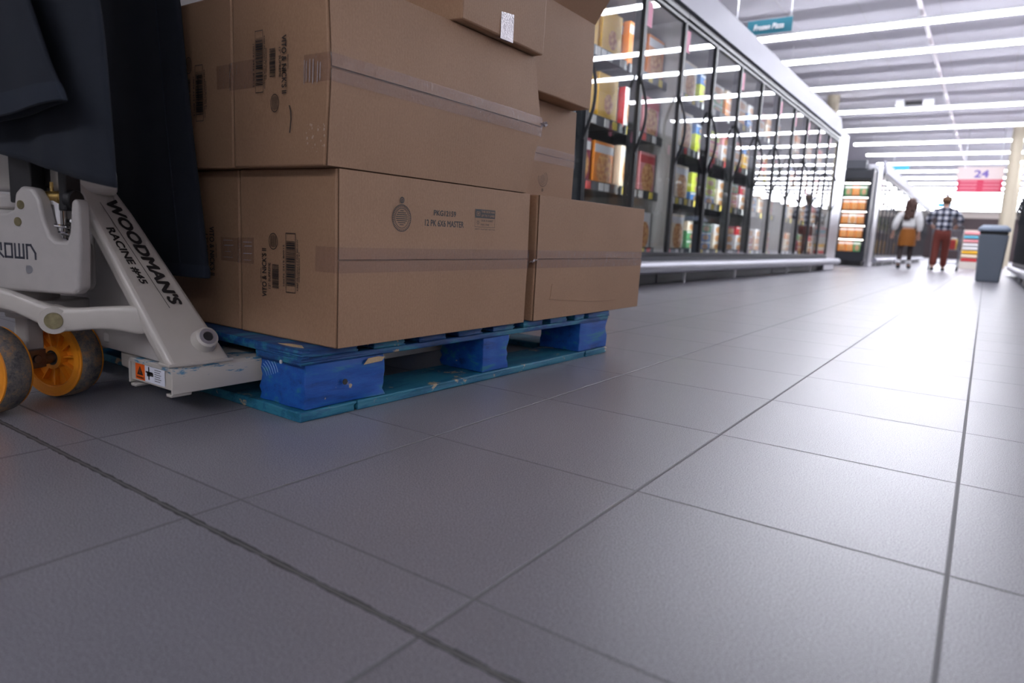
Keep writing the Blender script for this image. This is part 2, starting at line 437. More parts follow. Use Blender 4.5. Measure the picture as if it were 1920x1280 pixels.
OFF = {}
def build(name, mb, mats, parent=None, local=False, bevel=0., seg=2, smooth=False, sub=0, angle=35):
    me = bpy.data.meshes.new(name)
    vs = mb.v
    if parent is not None and not local:
        o = OFF.get(parent.name, Vector())
        vs = [(x - o.x, y - o.y, z - o.z) for x, y, z in vs]
    me.from_pydata([tuple(v) for v in vs], [], mb.f)
    bm = bmesh.new(); bm.from_mesh(me)
    bmesh.ops.recalc_face_normals(bm, faces=bm.faces)
    bm.to_mesh(me); bm.free()
    if not isinstance(mats, (list, tuple)): mats = [mats]
    for q in mats: me.materials.append(q)
    for p, i in zip(me.polygons, mb.m): p.material_index = i; p.use_smooth = smooth or bevel > 0
    ob = bpy.data.objects.new(name, me); COL.objects.link(ob)
    if parent is not None:
        ob.parent = parent; OFF[ob.name] = OFF.get(parent.name, Vector())
    if bevel:
        b = ob.modifiers.new('bevel', 'BEVEL'); b.width = bevel; b.segments = seg; b.limit_method = 'ANGLE'; b.angle_limit = R(angle); b.harden_normals = False
    if sub:
        q = ob.modifiers.new('sub', 'SUBSURF'); q.levels = sub; q.render_levels = sub
    if smooth or bevel:
        try:
            me.set_sharp_from_angle(angle=R(40 if smooth else 60))
        except Exception: pass
    return ob

def tag(o, label=None, cat=None, group=None, kind=None):
    if label: o['label'] = label
    if cat: o['category'] = cat
    if group: o['group'] = group
    if kind: o['kind'] = kind
    return o

def thing(name, loc, label, cat, group=None, rotz=0.):
    o = bpy.data.objects.new(name, None); COL.objects.link(o)
    o.location = loc; o.rotation_euler = (0, 0, rotz); o.empty_display_size = .1
    OFF[o.name] = Vector(loc)
    return tag(o, label, cat, group)

def copy_tree(o, parent=None):
    c = o.copy(); COL.objects.link(c); c.parent = parent
    for ch in list(o.children): copy_tree(ch, c)
    return c

_tc = {}
def text_geo(s, bold=0., shear=0., space=1.):
    key = (s, bold, shear, space)
    bb = bold; bold = 0
    if key in _tc: return _tc[key]
    cu = bpy.data.curves.new('t', 'FONT'); cu.body = s
    cu.offset = bold; cu.shear = shear; cu.resolution_u = 3; cu.space_character = space
    ob = bpy.data.objects.new('t', cu); COL.objects.link(ob)
    dg = bpy.context.evaluated_depsgraph_get()
    me = bpy.data.meshes.new_from_object(ob.evaluated_get(dg))
    vs = [(v.co.x, v.co.y) for v in me.vertices]; fs = [tuple(p.vertices) for p in me.polygons]
    bpy.data.objects.remove(ob); bpy.data.curves.remove(cu); bpy.data.meshes.remove(me)
    if bb:
        base, bf, nv0 = vs, fs, len(vs)
        vs, fs = [], []
        for k_ in range(9):
            dx_, dy_ = ((0, 0), (1, 0), (-1, 0), (0, 1), (0, -1), (.7, .7), (-.7, .7), (.7, -.7), (-.7, -.7))[k_]
            vs += [(a + dx_ * bb, b + dy_ * bb * .8) for a, b in base]; fs += [tuple(i + k_ * nv0 for i in f) for f in bf]
    x0 = min(v[0] for v in vs); x1 = max(v[0] for v in vs); y0 = min(v[1] for v in vs); y1 = max(v[1] for v in vs)
    vs = [((x - x0) / (x1 - x0), (y - y0) / (y1 - y0)) for x, y in vs]
    _tc[key] = (vs, fs)
    return vs, fs

def text_fit(mb, s, fn, m=0, bold=.006, shear=0., space=1.):
    """fn maps the unit square (reading direction, upward) to a point"""
    vs, fs = text_geo(s, bold, shear, space)
    o_ = fn(0, 0); nn = (fn(1, 0) - o_).cross(fn(0, 1) - o_).normalized(); n9 = len(vs) // 9 if bold else len(vs)
    lift = 3e-5 if (fn(0, 1) - o_).length < .05 else 4e-4
    mb.add([fn(a, b) + nn * (lift * (i // n9)) for i, (a, b) in enumerate(vs)], fs, m)

def plane_fn(o, u, v):
    o, u, v = Vector(o), Vector(u), Vector(v)
    return lambda a, b: o + a * u + b * v

def quad_strip(mb, fn, a0, a1, b0, b1, m=0):
    mb.add([fn(a0, b0), fn(a1, b0), fn(a1, b1), fn(a0, b1)], [(0, 1, 2, 3)], m)

def barcode(mb, fn, n=34, frame=False, seed=1):
    rr = random.Random(seed)
    lo, hi = (.12, .88) if frame else (0, 1)
    a = lo
    while a < hi:
        wd = rr.choice((.006, .010, .018, .026)); wd = min(wd, hi - a)
        quad_strip(mb, fn, a, a + wd, .08 if frame else 0, .92 if frame else 1)
        a += wd + rr.choice((.006, .010, .014))
    if frame:
        for q in ((0, 1, 0, .04), (0, 1, .96, 1), (0, .012, 0, 1), (.988, 1, 0, 1)): quad_strip(mb, fn, *q)

def ring(mb, fn, cx, cy, rx, ry, t=.12, n=36):
    for i in range(n):
        a0, a1 = 2 * math.pi * i / n, 2 * math.pi * (i + 1) / n
        ps = [(1, a0), (1, a1), (1 - t, a1), (1 - t, a0)]
        mb.add([fn(cx + rx * k * math.cos(a), cy + ry * k * math.sin(a)) for k, a in ps], [(0, 1, 2, 3)])

# ================================================================= THE SETTING
mb = MB(); mb.box(-14, 12, -6, 76, -.1, 0)
tag(build('floor', mb, floor_mat()), kind='structure')
CEIL = 4.66
mb = MB(); mb.box(-14, 12, -6, 76, CEIL, CEIL + .1)
tag(build('ceiling', mb, mat('ceiling_panels', (.64, .62, .68), .8, var=.03, vscale=1.5)), kind='structure')
n_ = 0
x = -13.42
while x < 12:
    n_ += 1
    mb = MB(); mb.box(x - .014, x + .016, -6, 76, CEIL - .005, CEIL)
    tag(build('trim_%d' % n_, mb, mat('ceiling_tee', (.60, .58, .62), .7)), kind='structure')
    x += 1.22
mb = MB(); mb.box(-14, 12, 75.8, 76, 3.75, CEIL)
tag(build('wall_back', mb, mat('beige_wall', (.50, .44, .40), .8)), kind='structure')
mb = MB(); mb.box(-14, 12, 75.7, 76, 0, 3.75)
tag(build('trim_%d' % (n_ + 1), mb, mat('dark_brown_wainscot', (.05, .032, .035), .7)), kind='structure')
mb = MB(); mb.box(-14.2, -14, -6, 76, 0, CEIL)
tag(build('wall_left', mb, mat('pale_wall', (.6, .58, .56), .8)), kind='structure')
mb = MB(); mb.box(12, 12.2, -6, 76, 0, CEIL)
tag(build('wall_right', mb, MATS['pale_wall']), kind='structure')
mb = MB(); mb.box(-14.2, 12.2, -6.2, -6, 0, CEIL)
tag(build('wall_front', mb, MATS['pale_wall']), kind='structure')

# ceiling light rows
M_TUBE = emit('fluorescent_tube', (.90, .915, 1.0), LIGHT)
ordinal = ['nearest', 'second', 'third', 'fourth', 'fifth', 'sixth', 'seventh', 'eighth', 'ninth', 'tenth', 'eleventh', 'twelfth', 'thirteenth', 'fourteenth', 'fifteenth', 'sixteenth', 'seventeenth', 'eighteenth', 'nineteenth', 'twentieth', 'farthest']
vis = 0
for i, y in enumerate(ROWS):
    if y < 10.5: lab = ('added fluorescent row behind the photographer, unseen, brightening the carton ends', 'fluorescent light row just outside the photo, nearest to the stacked cartons')[i]
    else:
        lab = '%s long glowing ceiling light row in view, crossing above the aisle' % ordinal[vis]; vis += 1
    t = thing('ceiling_light_row', (-4.65, y, 4.27), lab, 'ceiling light', 'fluorescent light rows hung under the ceiling')
    mb = MB(); mb.box(-4.65, 11.5, y - .05, y + .05, 4.27, 4.325)
    build('fluorescent_tube', mb, M_TUBE, t)
    mb = MB(); mb.box(-4.65, 11.5, y - .08, y + .08, 4.326, 4.36)
    for xx in (-4.0, -1.5, 1.0, 3.5, 6, 8.5, 11): mb.cyl((xx, y, 4.37), (xx, y, CEIL), .006, n=6)
    build('housing', mb, M_WHITE, t)

# columns, pipe, ceiling fitting
def column(x, y, r, label):
    mb = MB(); mb.cyl((x, y, 0), (x, y, CEIL), r, n=28)
    tag(build('column', mb, mat('cream_column_paint', (.50, .44, .33), .6), smooth=True), label, 'column')
column(-4.14, 21.2, .16, 'round cream column behind the near freezer row, reaching the ceiling')
column(.36, 27.5, .17, 'tall cream column at the right edge, right of the aisle number sign')
column(.62, 36., .20, 'slimmer looking cream column farther off at the right edge')
mb = MB(); mb.cyl((-1.55, -5, 4.5), (-1.15, 75.5, 4.5), .035, n=12)
tag(build('ceiling_pipe', mb, mat('pale_pink_pipe', (.66, .58, .62), .5), smooth=True), 'pale pinkish pipe running along the aisle just under the ceiling', 'pipe')
t = thing('ceiling_fitting', (-2.35, 22.4, 4.4), 'small white ceiling fitting with dark middle, between two light rows', 'ceiling fitting')
mb = MB(); mb.box(-2.70, -2.48, 22.3, 22.5, 4.46, 4.655); build('end_block', mb, M_WHITE, t, bevel=.02)
mb = MB(); mb.box(-2.02, -1.75, 22.3, 22.5, 4.46, 4.64); build('end_block', mb, M_WHITE, t, bevel=.02)
mb = MB(); mb.box(-2.45, -2.02, 22.34, 22.46, 4.5, 4.6)
build('middle_bar', mb, M_BLACK, t)

# ================================================================= FREEZER CASES
M_GLASS = glass_mat('freezer_door_glass', (.93, .95, .96), .05)
M_LED = emit('case_light', (.93, .97, 1.0), 30.0)
M_TAGW = mat('price_tag_white', (.75, .73, .7), .5)
M_TAGY = mat('price_tag_yellow', (.75, .58, .08), .5)
M_TAGR = mat('price_tag_red', (.6, .06, .05), .5)
M_DECAL = mat('pink_door_decal', (.72, .16, .30), .5)
DW = .79
SHELF_Z = (.30, .76, 1.21, 1.66)

def freezer_case(name, x, y, ndoors, label, rotz=0., end=0., shelves=SHELF_Z, first_seen=0, led=True, far=False):
    """front plane at local x=0, interior towards -x, doors along +y"""
    Lh = ndoors * DW
    t = thing(name, (x, y, 0), label, 'freezer', 'freezer cases with glass doors', rotz)
    D = .86
    mb = MB()
    mb.box(-D, -D + .05, 0, Lh, .12, 2.2)                    # back
    mb.box(-D, 0, 0, .035, .12, 2.2); mb.box(-D, 0, Lh - .035, Lh, .12, 2.2)
    mb.box(-D, 0, .035, Lh - .035, 2.15, 2.2)                # top
    mb.box(-D, 0, .035, Lh - .035, .16, .25)                 # floor of the case
    build('cabinet', mb, mat('case_lining', (.34, .32, .31), .5), t, local=True)
    mb = MB(); mb.box(-D + .05, -.06, .03, Lh, 0, .16); build('kick_plate', mb, M_DARKGR, t, local=True)
    mb = MB(); mb.box(-.02, .05, 0, Lh, 2.165, 2.22); build('header', mb, M_DARKFR, t, local=True, bevel=.006)
    mb = MB(); mb.prism([(0, 2.222), (.08, 2.222), (.055, 2.36), (.02, 2.52), (-.02, 2.52), (-.02, 2.222)], (0, 0, 0), (1, 0, 0), (0, 0, 1), (0, Lh, 0))
    build('canopy_fascia', mb, M_SILVER, t, local=True)
    prof = [(.02, .10), (.075, .10), (.10, .118), (.112, .145), (.105, .175), (.085, .195), (.05, .205), (.02, .205)]
    mb = MB(); mb.prism(prof, (0, 0, 0), (1, 0, 0), (0, 0, 1), (0, Lh, 0)); build('bumper_rail', mb, mat('bumper_metal', (.34, .34, .385), .42, metal=.6), t, local=True, smooth=True)
    mb = MB(); mb.box(-.01, .045, 0, Lh, .205, .245); build('bottom_rail', mb, M_DARKGR, t, local=True)
    for i in range(max(1, ndoors // 2)):
        yy = .45 + i * 1.55
        if yy < Lh: mb = MB(); mb.cyl((.03, yy, 0), (.03, yy, .10), .012, n=10); build('bumper_post', mb, M_WHITE, t, local=True)
    for d in range(ndoors):
        y0, y1 = d * DW + .004, (d + 1) * DW - .004
        mb = MB()
        for a, b_, c, e in ((y0, y0 + .017, .25, 2.16), (y1 - .017, y1, .25, 2.16), (y0 + .017, y1 - .017, .25, .275), (y0 + .017, y1 - .017, 2.135, 2.16)):
            mb.box(.0, .035, a, b_, c, e)
        dr = build('door', mb, M_DARKFR, t, local=True)
        mb = MB(); mb.box(.016, .020, y0 + .017, y1 - .017, .275, 2.135)
        build('glass_pane', mb, M_GLASS, dr, local=True)
        pts = [(.035 + .075 * math.sin(math.pi * k / 12), y1 - .045, 1.0 + .56 * k / 12) for k in range(13)]
        mb = MB(); mb.tube(pts, .011, 8); build('handle', mb, M_DARKFR, dr, local=True, smooth=True)
        if d >= first_seen and (d % 2 == 0 or ndoors < 5):
            mb = MB(); mb.box(.0205, .0215, y0 + .03, y0 + .13, 1.93, 2.10); build('door_decal', mb, M_DECAL, dr, local=True)
        for z in shelves:
            mb = MB(); mb.box(-D + .06, -.10, y0 + .02, y1 - .02, z - .03, z)
            mb.box(-.10, -.085, y0 + .02, y1 - .02, z - .055, z + .012)
            sh = build('shelf', mb, M_SHELF, t, local=True)
            if d >= first_seen:
                mb = MB(); rr = random.Random(d * 17 + int(z * 100)); yy = y0 + .05
                while yy < y1 - .12:
                    mb.box(-.085, -.082, yy, yy + .07, z - .05, z + .005, rr.choice((0, 0, 0, 1, 2))); yy += rr.choice((.09, .13, .2))
                build('price_tags', mb, [M_TAGW, M_TAGY, M_TAGR], sh, local=True)
        mb = MB(); mb.box(-.045, -.022, y0 + .010, y0 + .018, .34, 2.08) if not far else mb.box(-.12, -.08, y0 + .05, y1 - .05, 2.11, 2.14)
        if led: build('case_lamp', mb, M_LED, t, local=True)
        mb = MB(); mb.box(-.050, -.005, y1 - .008, y1 + .010, .25, 2.15)
        if d < ndoors - 1 and not far: build('mullion', mb, M_DARKFR, t, local=True)
    if end:
        mb = MB(); mb.box(-D, .02, Lh, Lh + end, .0, 2.36)
        build('end_panel', mb, mat('stainless_end_panel', (.62, .62, .66), .28, metal=.9), t, local=True, bevel=.01)
        mb = MB(); mb.prism(prof, (0, Lh, 0), (1, 0, 0), (0, 0, 1), (0, end + .1, 0)); build('bumper_rail', mb, MATS['bumper_metal'], t, local=True, smooth=True)
    return t

XF = -2.3
Y0 = 4.33
freezer_case('freezer_case', XF, Y0 - 4 * DW, 5, 'nearest tall glass door freezer case, mostly behind the stacked boxes', first_seen=3)
freezer_case('freezer_case', XF, Y0 + DW, 5, 'middle tall glass door freezer case of the near row on the left')
freezer_case('freezer_case', XF, Y0 + 6 * DW, 4, 'last glass door freezer case of the near row, ending in a silver panel', end=.95)
for i in range(4):
    freezer_case('freezer_case', XF, 18.3 + i * 5 * DW, 5, ('nearest', 'second', 'third', 'farthest')[i] + ' glass door freezer case of the distant row beyond the black cooler', led=i < 2, far=True, shelves=(.3, .9, 1.5))
for i in range(3):
    freezer_case('freezer_case', .50, 9.4 + i * 5 * DW, 5, ('nearest', 'middle', 'farthest')[i] + ' dark glass door freezer case along the right edge of the photo', led=False, rotz=math.pi, shelves=(.3, .9, 1.5))
mb = MB(); mb.box(XF - .86, XF + .02, 17.62, 18.28, 0, 2.36)
tag(build('end_panel', mb, MATS['stainless_end_panel'], bevel=.01), 'pale silver end panel between the black cooler and the distant freezers', 'panel')

# ---- frozen food: cartons queue behind the doors
_pk = {}
def carton(name, wd, hh, dp, side, front):
    """front faces +x, centre of the base at the origin"""
    key = (name, wd, hh, dp, side.name, front.name)
    if key in _pk: return _pk[key].copy()
    mb = MB(); mb.box(-dp / 2, dp / 2, -wd / 2, wd / 2, 0, hh)
    mb.m = [0, 0, 0, 1, 0, 0]
    o = build(name, mb, [side, front])
    COL.objects.unlink(o)
    _pk[key] = o
    return o.copy()

def put(o, x, y, z, label, cat, group):
    COL.objects.link(o); o.location = (x, y, z); tag(o, label, cat, group)

C = dict(yellow=(.85, .47, .02), orange=(.85, .26, .03), red=(.62, .03, .04), maroon=(.25, .02, .05), pink=(.80, .30, .32), cream=(.85, .72, .55),
         white=(.8, .78, .78), tan=(.50, .33, .20), brown=(.26, .15, .09), green=(.10, .33, .12), lime=(.62, .70, .05), blue=(.05, .20, .52), purple=(.3, .2, .42), gray=(.42, .42, .45))
def side_m(c): return mat('carton_' + c, C[c], .45)
def front_m(c, d=.36, food=(.85, .45, .16), band=None): return foodfront_mat('printed_front_' + c + ('' if band is None else '_titled'), C[c], food, d, band)
SHN = ('bottom', 'third', 'second', 'top')
DN = ['first', 'second', 'third', 'fourth', 'fifth', 'sixth', 'seventh', 'eighth', 'ninth', 'tenth', 'eleventh']
# upright pizza boxes, three deep, behind the first three doors in view
UP = {(-1, 3): ('yellow', 'yellow'), (-1, 2): ('yellow', 'yellow'), (-1, 1): ('maroon', 'orange'), (-1, 0): ('red', 'yellow'),
      (0, 3): ('orange', 'orange'), (0, 2): ('red', 'pink'), (0, 1): ('cream', 'pink'), (0, 0): ('red', 'white'),
      (1, 3): ('brown', 'tan'), (1, 2): ('brown', 'tan'), (1, 1): ('orange', 'tan'), (1, 0): ('red', 'tan')}
FR = {'yellow': 'yellow', 'orange': 'orange', 'red': 'white', 'maroon': 'maroon', 'pink': 'pink', 'cream': 'cream', 'white': 'white', 'brown': 'tan', 'tan': 'cream'}
for (k, s), cols in UP.items():
    yb = Y0 + k * DW
    for q, c in enumerate(cols):
        for dd in range(3):
            h = .30 + .02 * ((k + s) % 2); wd = .30
            o = carton('pizza_box', wd, h, .055, side_m(c), front_m(FR[c], .22 if c == 'yellow' else .40, band=C['red'] if c == 'pink' else None if c == 'yellow' else C['white']))
            put(o, XF - .145 - dd * .075, yb + .205 + q * .36, SHELF_Z[s] + .001,
                '%s upright pizza box, %s in its %s queue, %s shelf, %s freezer door in view' % (c, ('front', 'middle', 'back')[dd], ('left', 'right')[q], SHN[s], DN[k + 1]),
                'pizza box', 'upright pizza boxes behind the nearest freezer doors')
# flat cartons stacked three high farther along
PAL = [('lime', 'blue', 'green', 'cream', 'pink'), ('white', 'pink', 'green', 'orange', 'cream'), ('white', 'red', 'tan', 'yellow', 'blue'),
       ('cream', 'tan', 'white', 'green', 'pink'), ('white', 'tan', 'blue', 'brown', 'cream'), ('orange', 'purple', 'tan', 'maroon', 'cream'),
       ('cream', 'white', 'maroon', 'green', 'tan'), ('gray', 'white', 'green', 'cream', 'red')]
for k in range(2, 10):
    yb = Y0 + k * DW; pal = PAL[k - 2]
    for s in range(4):
        for q in range(2):
            base = RND.randrange(5)
            for hgt in range(3):
                c = pal[(base + (hgt > 1)) % 5] if not (k == 2 and s == 1) else ('lime' if hgt else 'blue')
                o = carton('food_carton', .32, .088, .24, side_m(c), front_m(c, .30, (.75, .5, .3), band=None if c == 'lime' else C['white']))
                put(o, XF - .24, yb + .205 + q * .365, SHELF_Z[s] + .001 + hgt * .091,
                    '%s flat carton, %s of its %s stack, %s shelf, %s freezer door in view' % (c, ('bottom', 'middle', 'top')[hgt], ('left', 'right')[q], SHN[s], DN[k + 1]),
                    'food carton', 'flat frozen food cartons in the near freezer row')
# bags in the distant row
for k in range(8):
    for s, z in enumerate((.3, .9, 1.5)):
        for q in range(2):
            c = (('yellow', 'cream'), ('green', 'cream'), ('yellow', 'tan'))[s][q]
            o = carton('food_carton', .30, .36, .12, side_m(c), front_m(c, .3, (.8, .7, .2)))
            put(o, XF - .18, 18.3 + k * DW + .22 + q * .36, z + .001,
                '%s packet, %s one of two, %s shelf, %s door of the distant freezer row' % (c, ('left', 'right')[q], ('bottom', 'middle', 'top')[s], DN[k]),
                'food packet', 'food packets in the distant freezer row')
# products at the right edge
for k in range(7):
    for s, z in enumerate((.3, .9)):
        c = ('orange', 'tan', 'white')[(k + s) % 3]
        o = carton('food_carton', .5, .34, .2, side_m(c), front_m(c))
        o.rotation_euler = (0, 0, math.pi)
        put(o, .5 + .24, 5.85 + k * DW, z + .001, '%s packet, %s shelf, %s door of the dark freezer row on the right' % (c, ('bottom', 'middle')[s], DN[k]), 'food packet', 'food packets in the right freezer row')

# ================================================================= BLACK OPEN COOLER (end of the aisle block)
cx0, cx1, cy = -2.98, -2.33, 17.2
CW = cx1 - cx0
t = thing('open_cooler', ((cx0 + cx1) / 2, cy, 0), 'black open cooler with five lit shelves of orange packs, facing down the aisle', 'cooler')
mb = MB()
mb.box(cx0, cx0 + .05, cy, cy + .4, .15, 2.2); mb.box(cx1 - .06, cx1, cy - .03, cy + .4, .12, 2.22)
mb.box(cx0, cx1, cy + .35, cy + .4, .15, 2.2); mb.box(cx0, cx1 - .06, cy, cy + .35, 2.0, 2.2); mb.box(cx0, cx1 - .06, cy - .02, cy + .35, .12, .34)
build('cabinet', mb, M_DARKFR, t)
mb = MB(); mb.box(cx0 + .02, cx1 - .2, cy + .05, cy + .3, 2.225, 2.42); build('top_box', mb, M_DARKGR, t)
mb = MB(); mb.box(cx0 + .03, cx1 - .05, cy + .03, cy + .35, 0, .12); build('base', mb, M_BLACK, t)
for z in (.34, .66, .98, 1.30, 1.62):
    if z > .34:
        mb = MB(); mb.box(cx0 + .05, cx1 - .06, cy + .02, cy + .34, z - .05, z); build('shelf', mb, M_SHELF, t)
    mb = MB(); mb.box(cx0 + .06, cx1 - .07, cy + .03, cy + .045, z + .265, z + .28); build('shelf_lamp', mb, emit('cooler_lamp', (1, .95, .88), 22), t)
    for q in range(3):
        c = 'green' if (z > 1.6 and q != 1) or (z < .5 and q == 2) else ('cream' if .9 < z < 1.1 and q == 1 else 'orange')
        o = carton('meal_pack', .155, .22, .12, side_m('white'), front_m(c, .55, (.9, .5, .2), band=C['white']))
        o.rotation_euler = (0, 0, -math.pi / 2)
        put(o, cx0 + .135 + q * .165, cy + .13, z + .001, '%s meal pack, %s on the %s shelf of the black open cooler' % (c, ('left', 'middle', 'right')[q], {34: 'lowest', 66: 'fourth', 98: 'middle', 130: 'second', 162: 'top'}[round(z * 100)]),
            'meal pack', 'meal packs in the black open cooler')

# ================================================================= SIGNS
def sign_board(name, x0, x1, y, z0, z1, col, label, hang=None, frame=0.):
    t = thing(name, ((x0 + x1) / 2, y, z0), label, 'sign')
    mb = MB(); mb.box(x0, x1, y - .012, y + .012, z0, z1); p = build('panel', mb, col, t)
    if hang:
        mb = MB()
        for xx in hang: mb.cyl((xx, y, z1), (xx, y, CEIL), .006, n=6)
        build('hanger', mb, M_STEEL, t)
    return t, p
M_TEAL = mat('teal_sign', (.003, .12, .17), .6)
M_RED = mat('crimson_sign', (.62, .03, .09), .5)
t = thing('hanging_sign', (-3.3, 11.0, 3.64), 'teal hanging sign reading Frozen Pizza on a clear pane with wire frame', 'sign')
mb = MB(); mb.box(-3.60, -2.92, 10.99, 11.01, 3.655, 3.865); build('panel', mb, M_TEAL, t)
mb = MB(); mb.box(-3.80, -3.605, 10.997, 11.003, 3.64, 3.865); build('clear_pane', mb, glass_mat('sign_pane', (.97, .97, .98), .02), t)
mb = MB(); mb.tube([(-3.81, 11, 3.63), (-2.91, 11, 3.63), (-2.91, 11, 3.875), (-3.81, 11, 3.875)], .006, 6, closed=True)
mb.cyl((-3.78, 11, 3.88), (-3.78, 11, CEIL), .004, n=6); mb.cyl((-2.95, 11, 3.88), (-2.95, 11, CEIL), .004, n=6)
build('wire_frame', mb, M_STEEL, t)
mb = MB(); text_fit(mb, 'Frozen Pizza', plane_fn((-3.50, 10.986, 3.715), (.46, 0, 0), (0, 0, .085)), bold=.025, shear=.25)
build('lettering', mb, M_WHITE, t)

t = thing('aisle_sign', (-.5, 28, 2.48), 'large hanging aisle sign with number 24 over crimson name strips', 'sign')
mb = MB(); mb.box(-1.20, .14, 27.98, 28.02, 2.94, 3.36); build('number_panel', mb, mat('pale_pink_board', (.78, .66, .64), .6), t)
mb = MB(); text_fit(mb, '24', plane_fn((-.70, 27.975, 3.0), (.42, 0, 0), (0, 0, .25)), bold=.03); build('lettering', mb, mat('violet_ink', (.16, .10, .42), .5), t)
mb = MB()
for i in range(4): mb.box(-1.15, .14, 27.98, 28.02, 2.49 + i * .112, 2.49 + i * .112 + .112)
build('name_strip', mb, M_RED, t)
mb = MB()
for i in range(4):
    for (a, b_) in ((-1.08, -.58), (-.40, .06)):
        mb.box(a, b_, 27.965, 27.979, 2.515 + i * .112, 2.515 + i * .112 + .045)
build('strip_print', mb, mat('faint_pink_print', (.75, .25, .32), .5), t)
mb = MB()
for xx in (-1.0, 0.0): mb.cyl((xx, 28, 3.36), (xx, 28, CEIL), .01, n=6)
build('hanger', mb, M_STEEL, t)
sign_board('hanging_sign', -3.50, -2.86, 30.2, 3.50, 3.66, mat('sky_blue_sign', (.05, .42, .62), .5), 'plain blue hanging sign far down the aisle, left above the shoppers', (-3.4, -2.96))
sign_board('hanging_sign', -2.35, -1.75, 40.5, 2.72, 2.92, MATS['sky_blue_sign'], 'small pale blue hanging sign in the far distance between the shoppers', (-2.3, -1.8))

# ================================================================= GREY BIN
t = thing('waste_bin', (.06, 12.1, 0), 'slate grey square waste bin with domed lid at the aisle edge', 'bin')
mb = MB(); mb.add([(-.10, 11.94, 0), (.20, 11.94, 0), (.20, 12.30, 0), (-.10, 12.30, 0), (-.14, 11.90, .70), (.235, 11.90, .70), (.235, 12.34, .70), (-.14, 12.34, .70)],
                  [(0, 3, 2, 1), (4, 5, 6, 7), (0, 1, 5, 4), (1, 2, 6, 5), (2, 3, 7, 6), (3, 0, 4, 7)])
M_SLATE = mat('slate_grey_plastic', (.17, .20, .25), .45, bump=.1)
b0 = build('can', mb, M_SLATE, t, bevel=.02)
mb = MB(); mb.prism([(-.06, .56), (.0, .585), (.09, .585), (.155, .56), (.155, .57), (.09, .598), (.0, .598), (-.06, .57)], (0, 11.905, 0), (1, 0, 0), (0, 0, 1), (0, .01, 0)); build('moulded_rib', mb, M_SLATE, b0)
mb = MB(); mb.box(-.125, .22, 11.92, 12.32, .70, .745); build('opening_band', mb, M_BLACK, t)
mb = MB(); mb.add([(-.155, 11.88, .745), (.25, 11.88, .745), (.25, 12.36, .745), (-.155, 12.36, .745), (-.155, 11.88, .785), (.25, 11.88, .785), (.25, 12.36, .785), (-.155, 12.36, .785), (-.10, 11.96, .84), (.19, 11.96, .84), (.19, 12.28, .84), (-.10, 12.28, .84)],
                  [(0, 3, 2, 1), (0, 1, 5, 4), (1, 2, 6, 5), (2, 3, 7, 6), (3, 0, 4, 7), (4, 5, 9, 8), (5, 6, 10, 9), (6, 7, 11, 10), (7, 4, 8, 11), (8, 9, 10, 11)])
build('lid', mb, mat('slate_grey_lid', (.24, .30, .40), .4), t, bevel=.015)

# ================================================================= BREAD STACK (far, by the bin)
t = thing('display_stand', (-.30, 23, 0), 'pale end shelf stand far down the aisle, left of the bin', 'stand')
mb = MB(); mb.box(-.62, .08, 22.9, 23.25, 0, .2); mb.box(.0, .08, 22.85, 23.25, .2, 1.1); mb.box(-.62, 0, 23.2, 23.25, .2, 1.1)
build('frame', mb, mat('cream_stand', (.62, .56, .5), .6), t)
for i, c in enumerate(('red', 'cream', 'yellow', 'white', 'white', 'pink', 'blue', 'pink')):
    mb = MB(); mb.box(-.29, .29, -.13, .13, 0, .085)
    o = build('bread_bag', mb, mat('bag_' + c, C[c] if c != 'blue' else (.1, .45, .6), .4), bevel=.035)
    o.location = (-.31, 23.04, .202 + i * .107)
    tag(o, '%s soft bread bag, %s in the pile on the pale stand' % (c, ('lowest', 'second from bottom', 'third from bottom', 'fourth from bottom', 'fourth from top', 'third from top', 'second from top', 'topmost')[i]), 'bread bag', 'bags piled on the pale stand')

# ================================================================= PEOPLE AND CART
def skin(name, pts, edges, mat_, parent, sub=1):
    """pts: list of (co, radius[, radius2]) -> one continuous skinned surface"""
    me = bpy.data.meshes.new('s'); me.from_pydata([p[0] for p in pts], edges, []); me.update()
    ob = bpy.data.objects.new('s', me); COL.objects.link(ob)
    sk = ob.modifiers.new('skin', 'SKIN'); sk.use_smooth_shade = True
    ss = ob.modifiers.new('sub', 'SUBSURF'); ss.levels = sub; ss.render_levels = sub
    for i, p in enumerate(pts):
        v = me.skin_vertices[0].data[i]; v.radius = (p[1], p[2] if len(p) > 2 else p[1]); v.use_root = (i == 0)
    dg = bpy.context.evaluated_depsgraph_get()
    m2 = bpy.data.meshes.new_from_object(ob.evaluated_get(dg)); m2.name = name
    bpy.data.objects.remove(ob)
    o = OFF.get(parent.name, Vector())
    for v in m2.vertices: v.co -= o
    m2.materials.clear(); m2.materials.append(mat_)
    for p in m2.polygons: p.use_smooth = True
    r = bpy.data.objects.new(name, m2); COL.objects.link(r); r.parent = parent; OFF[r.name] = o
    return r

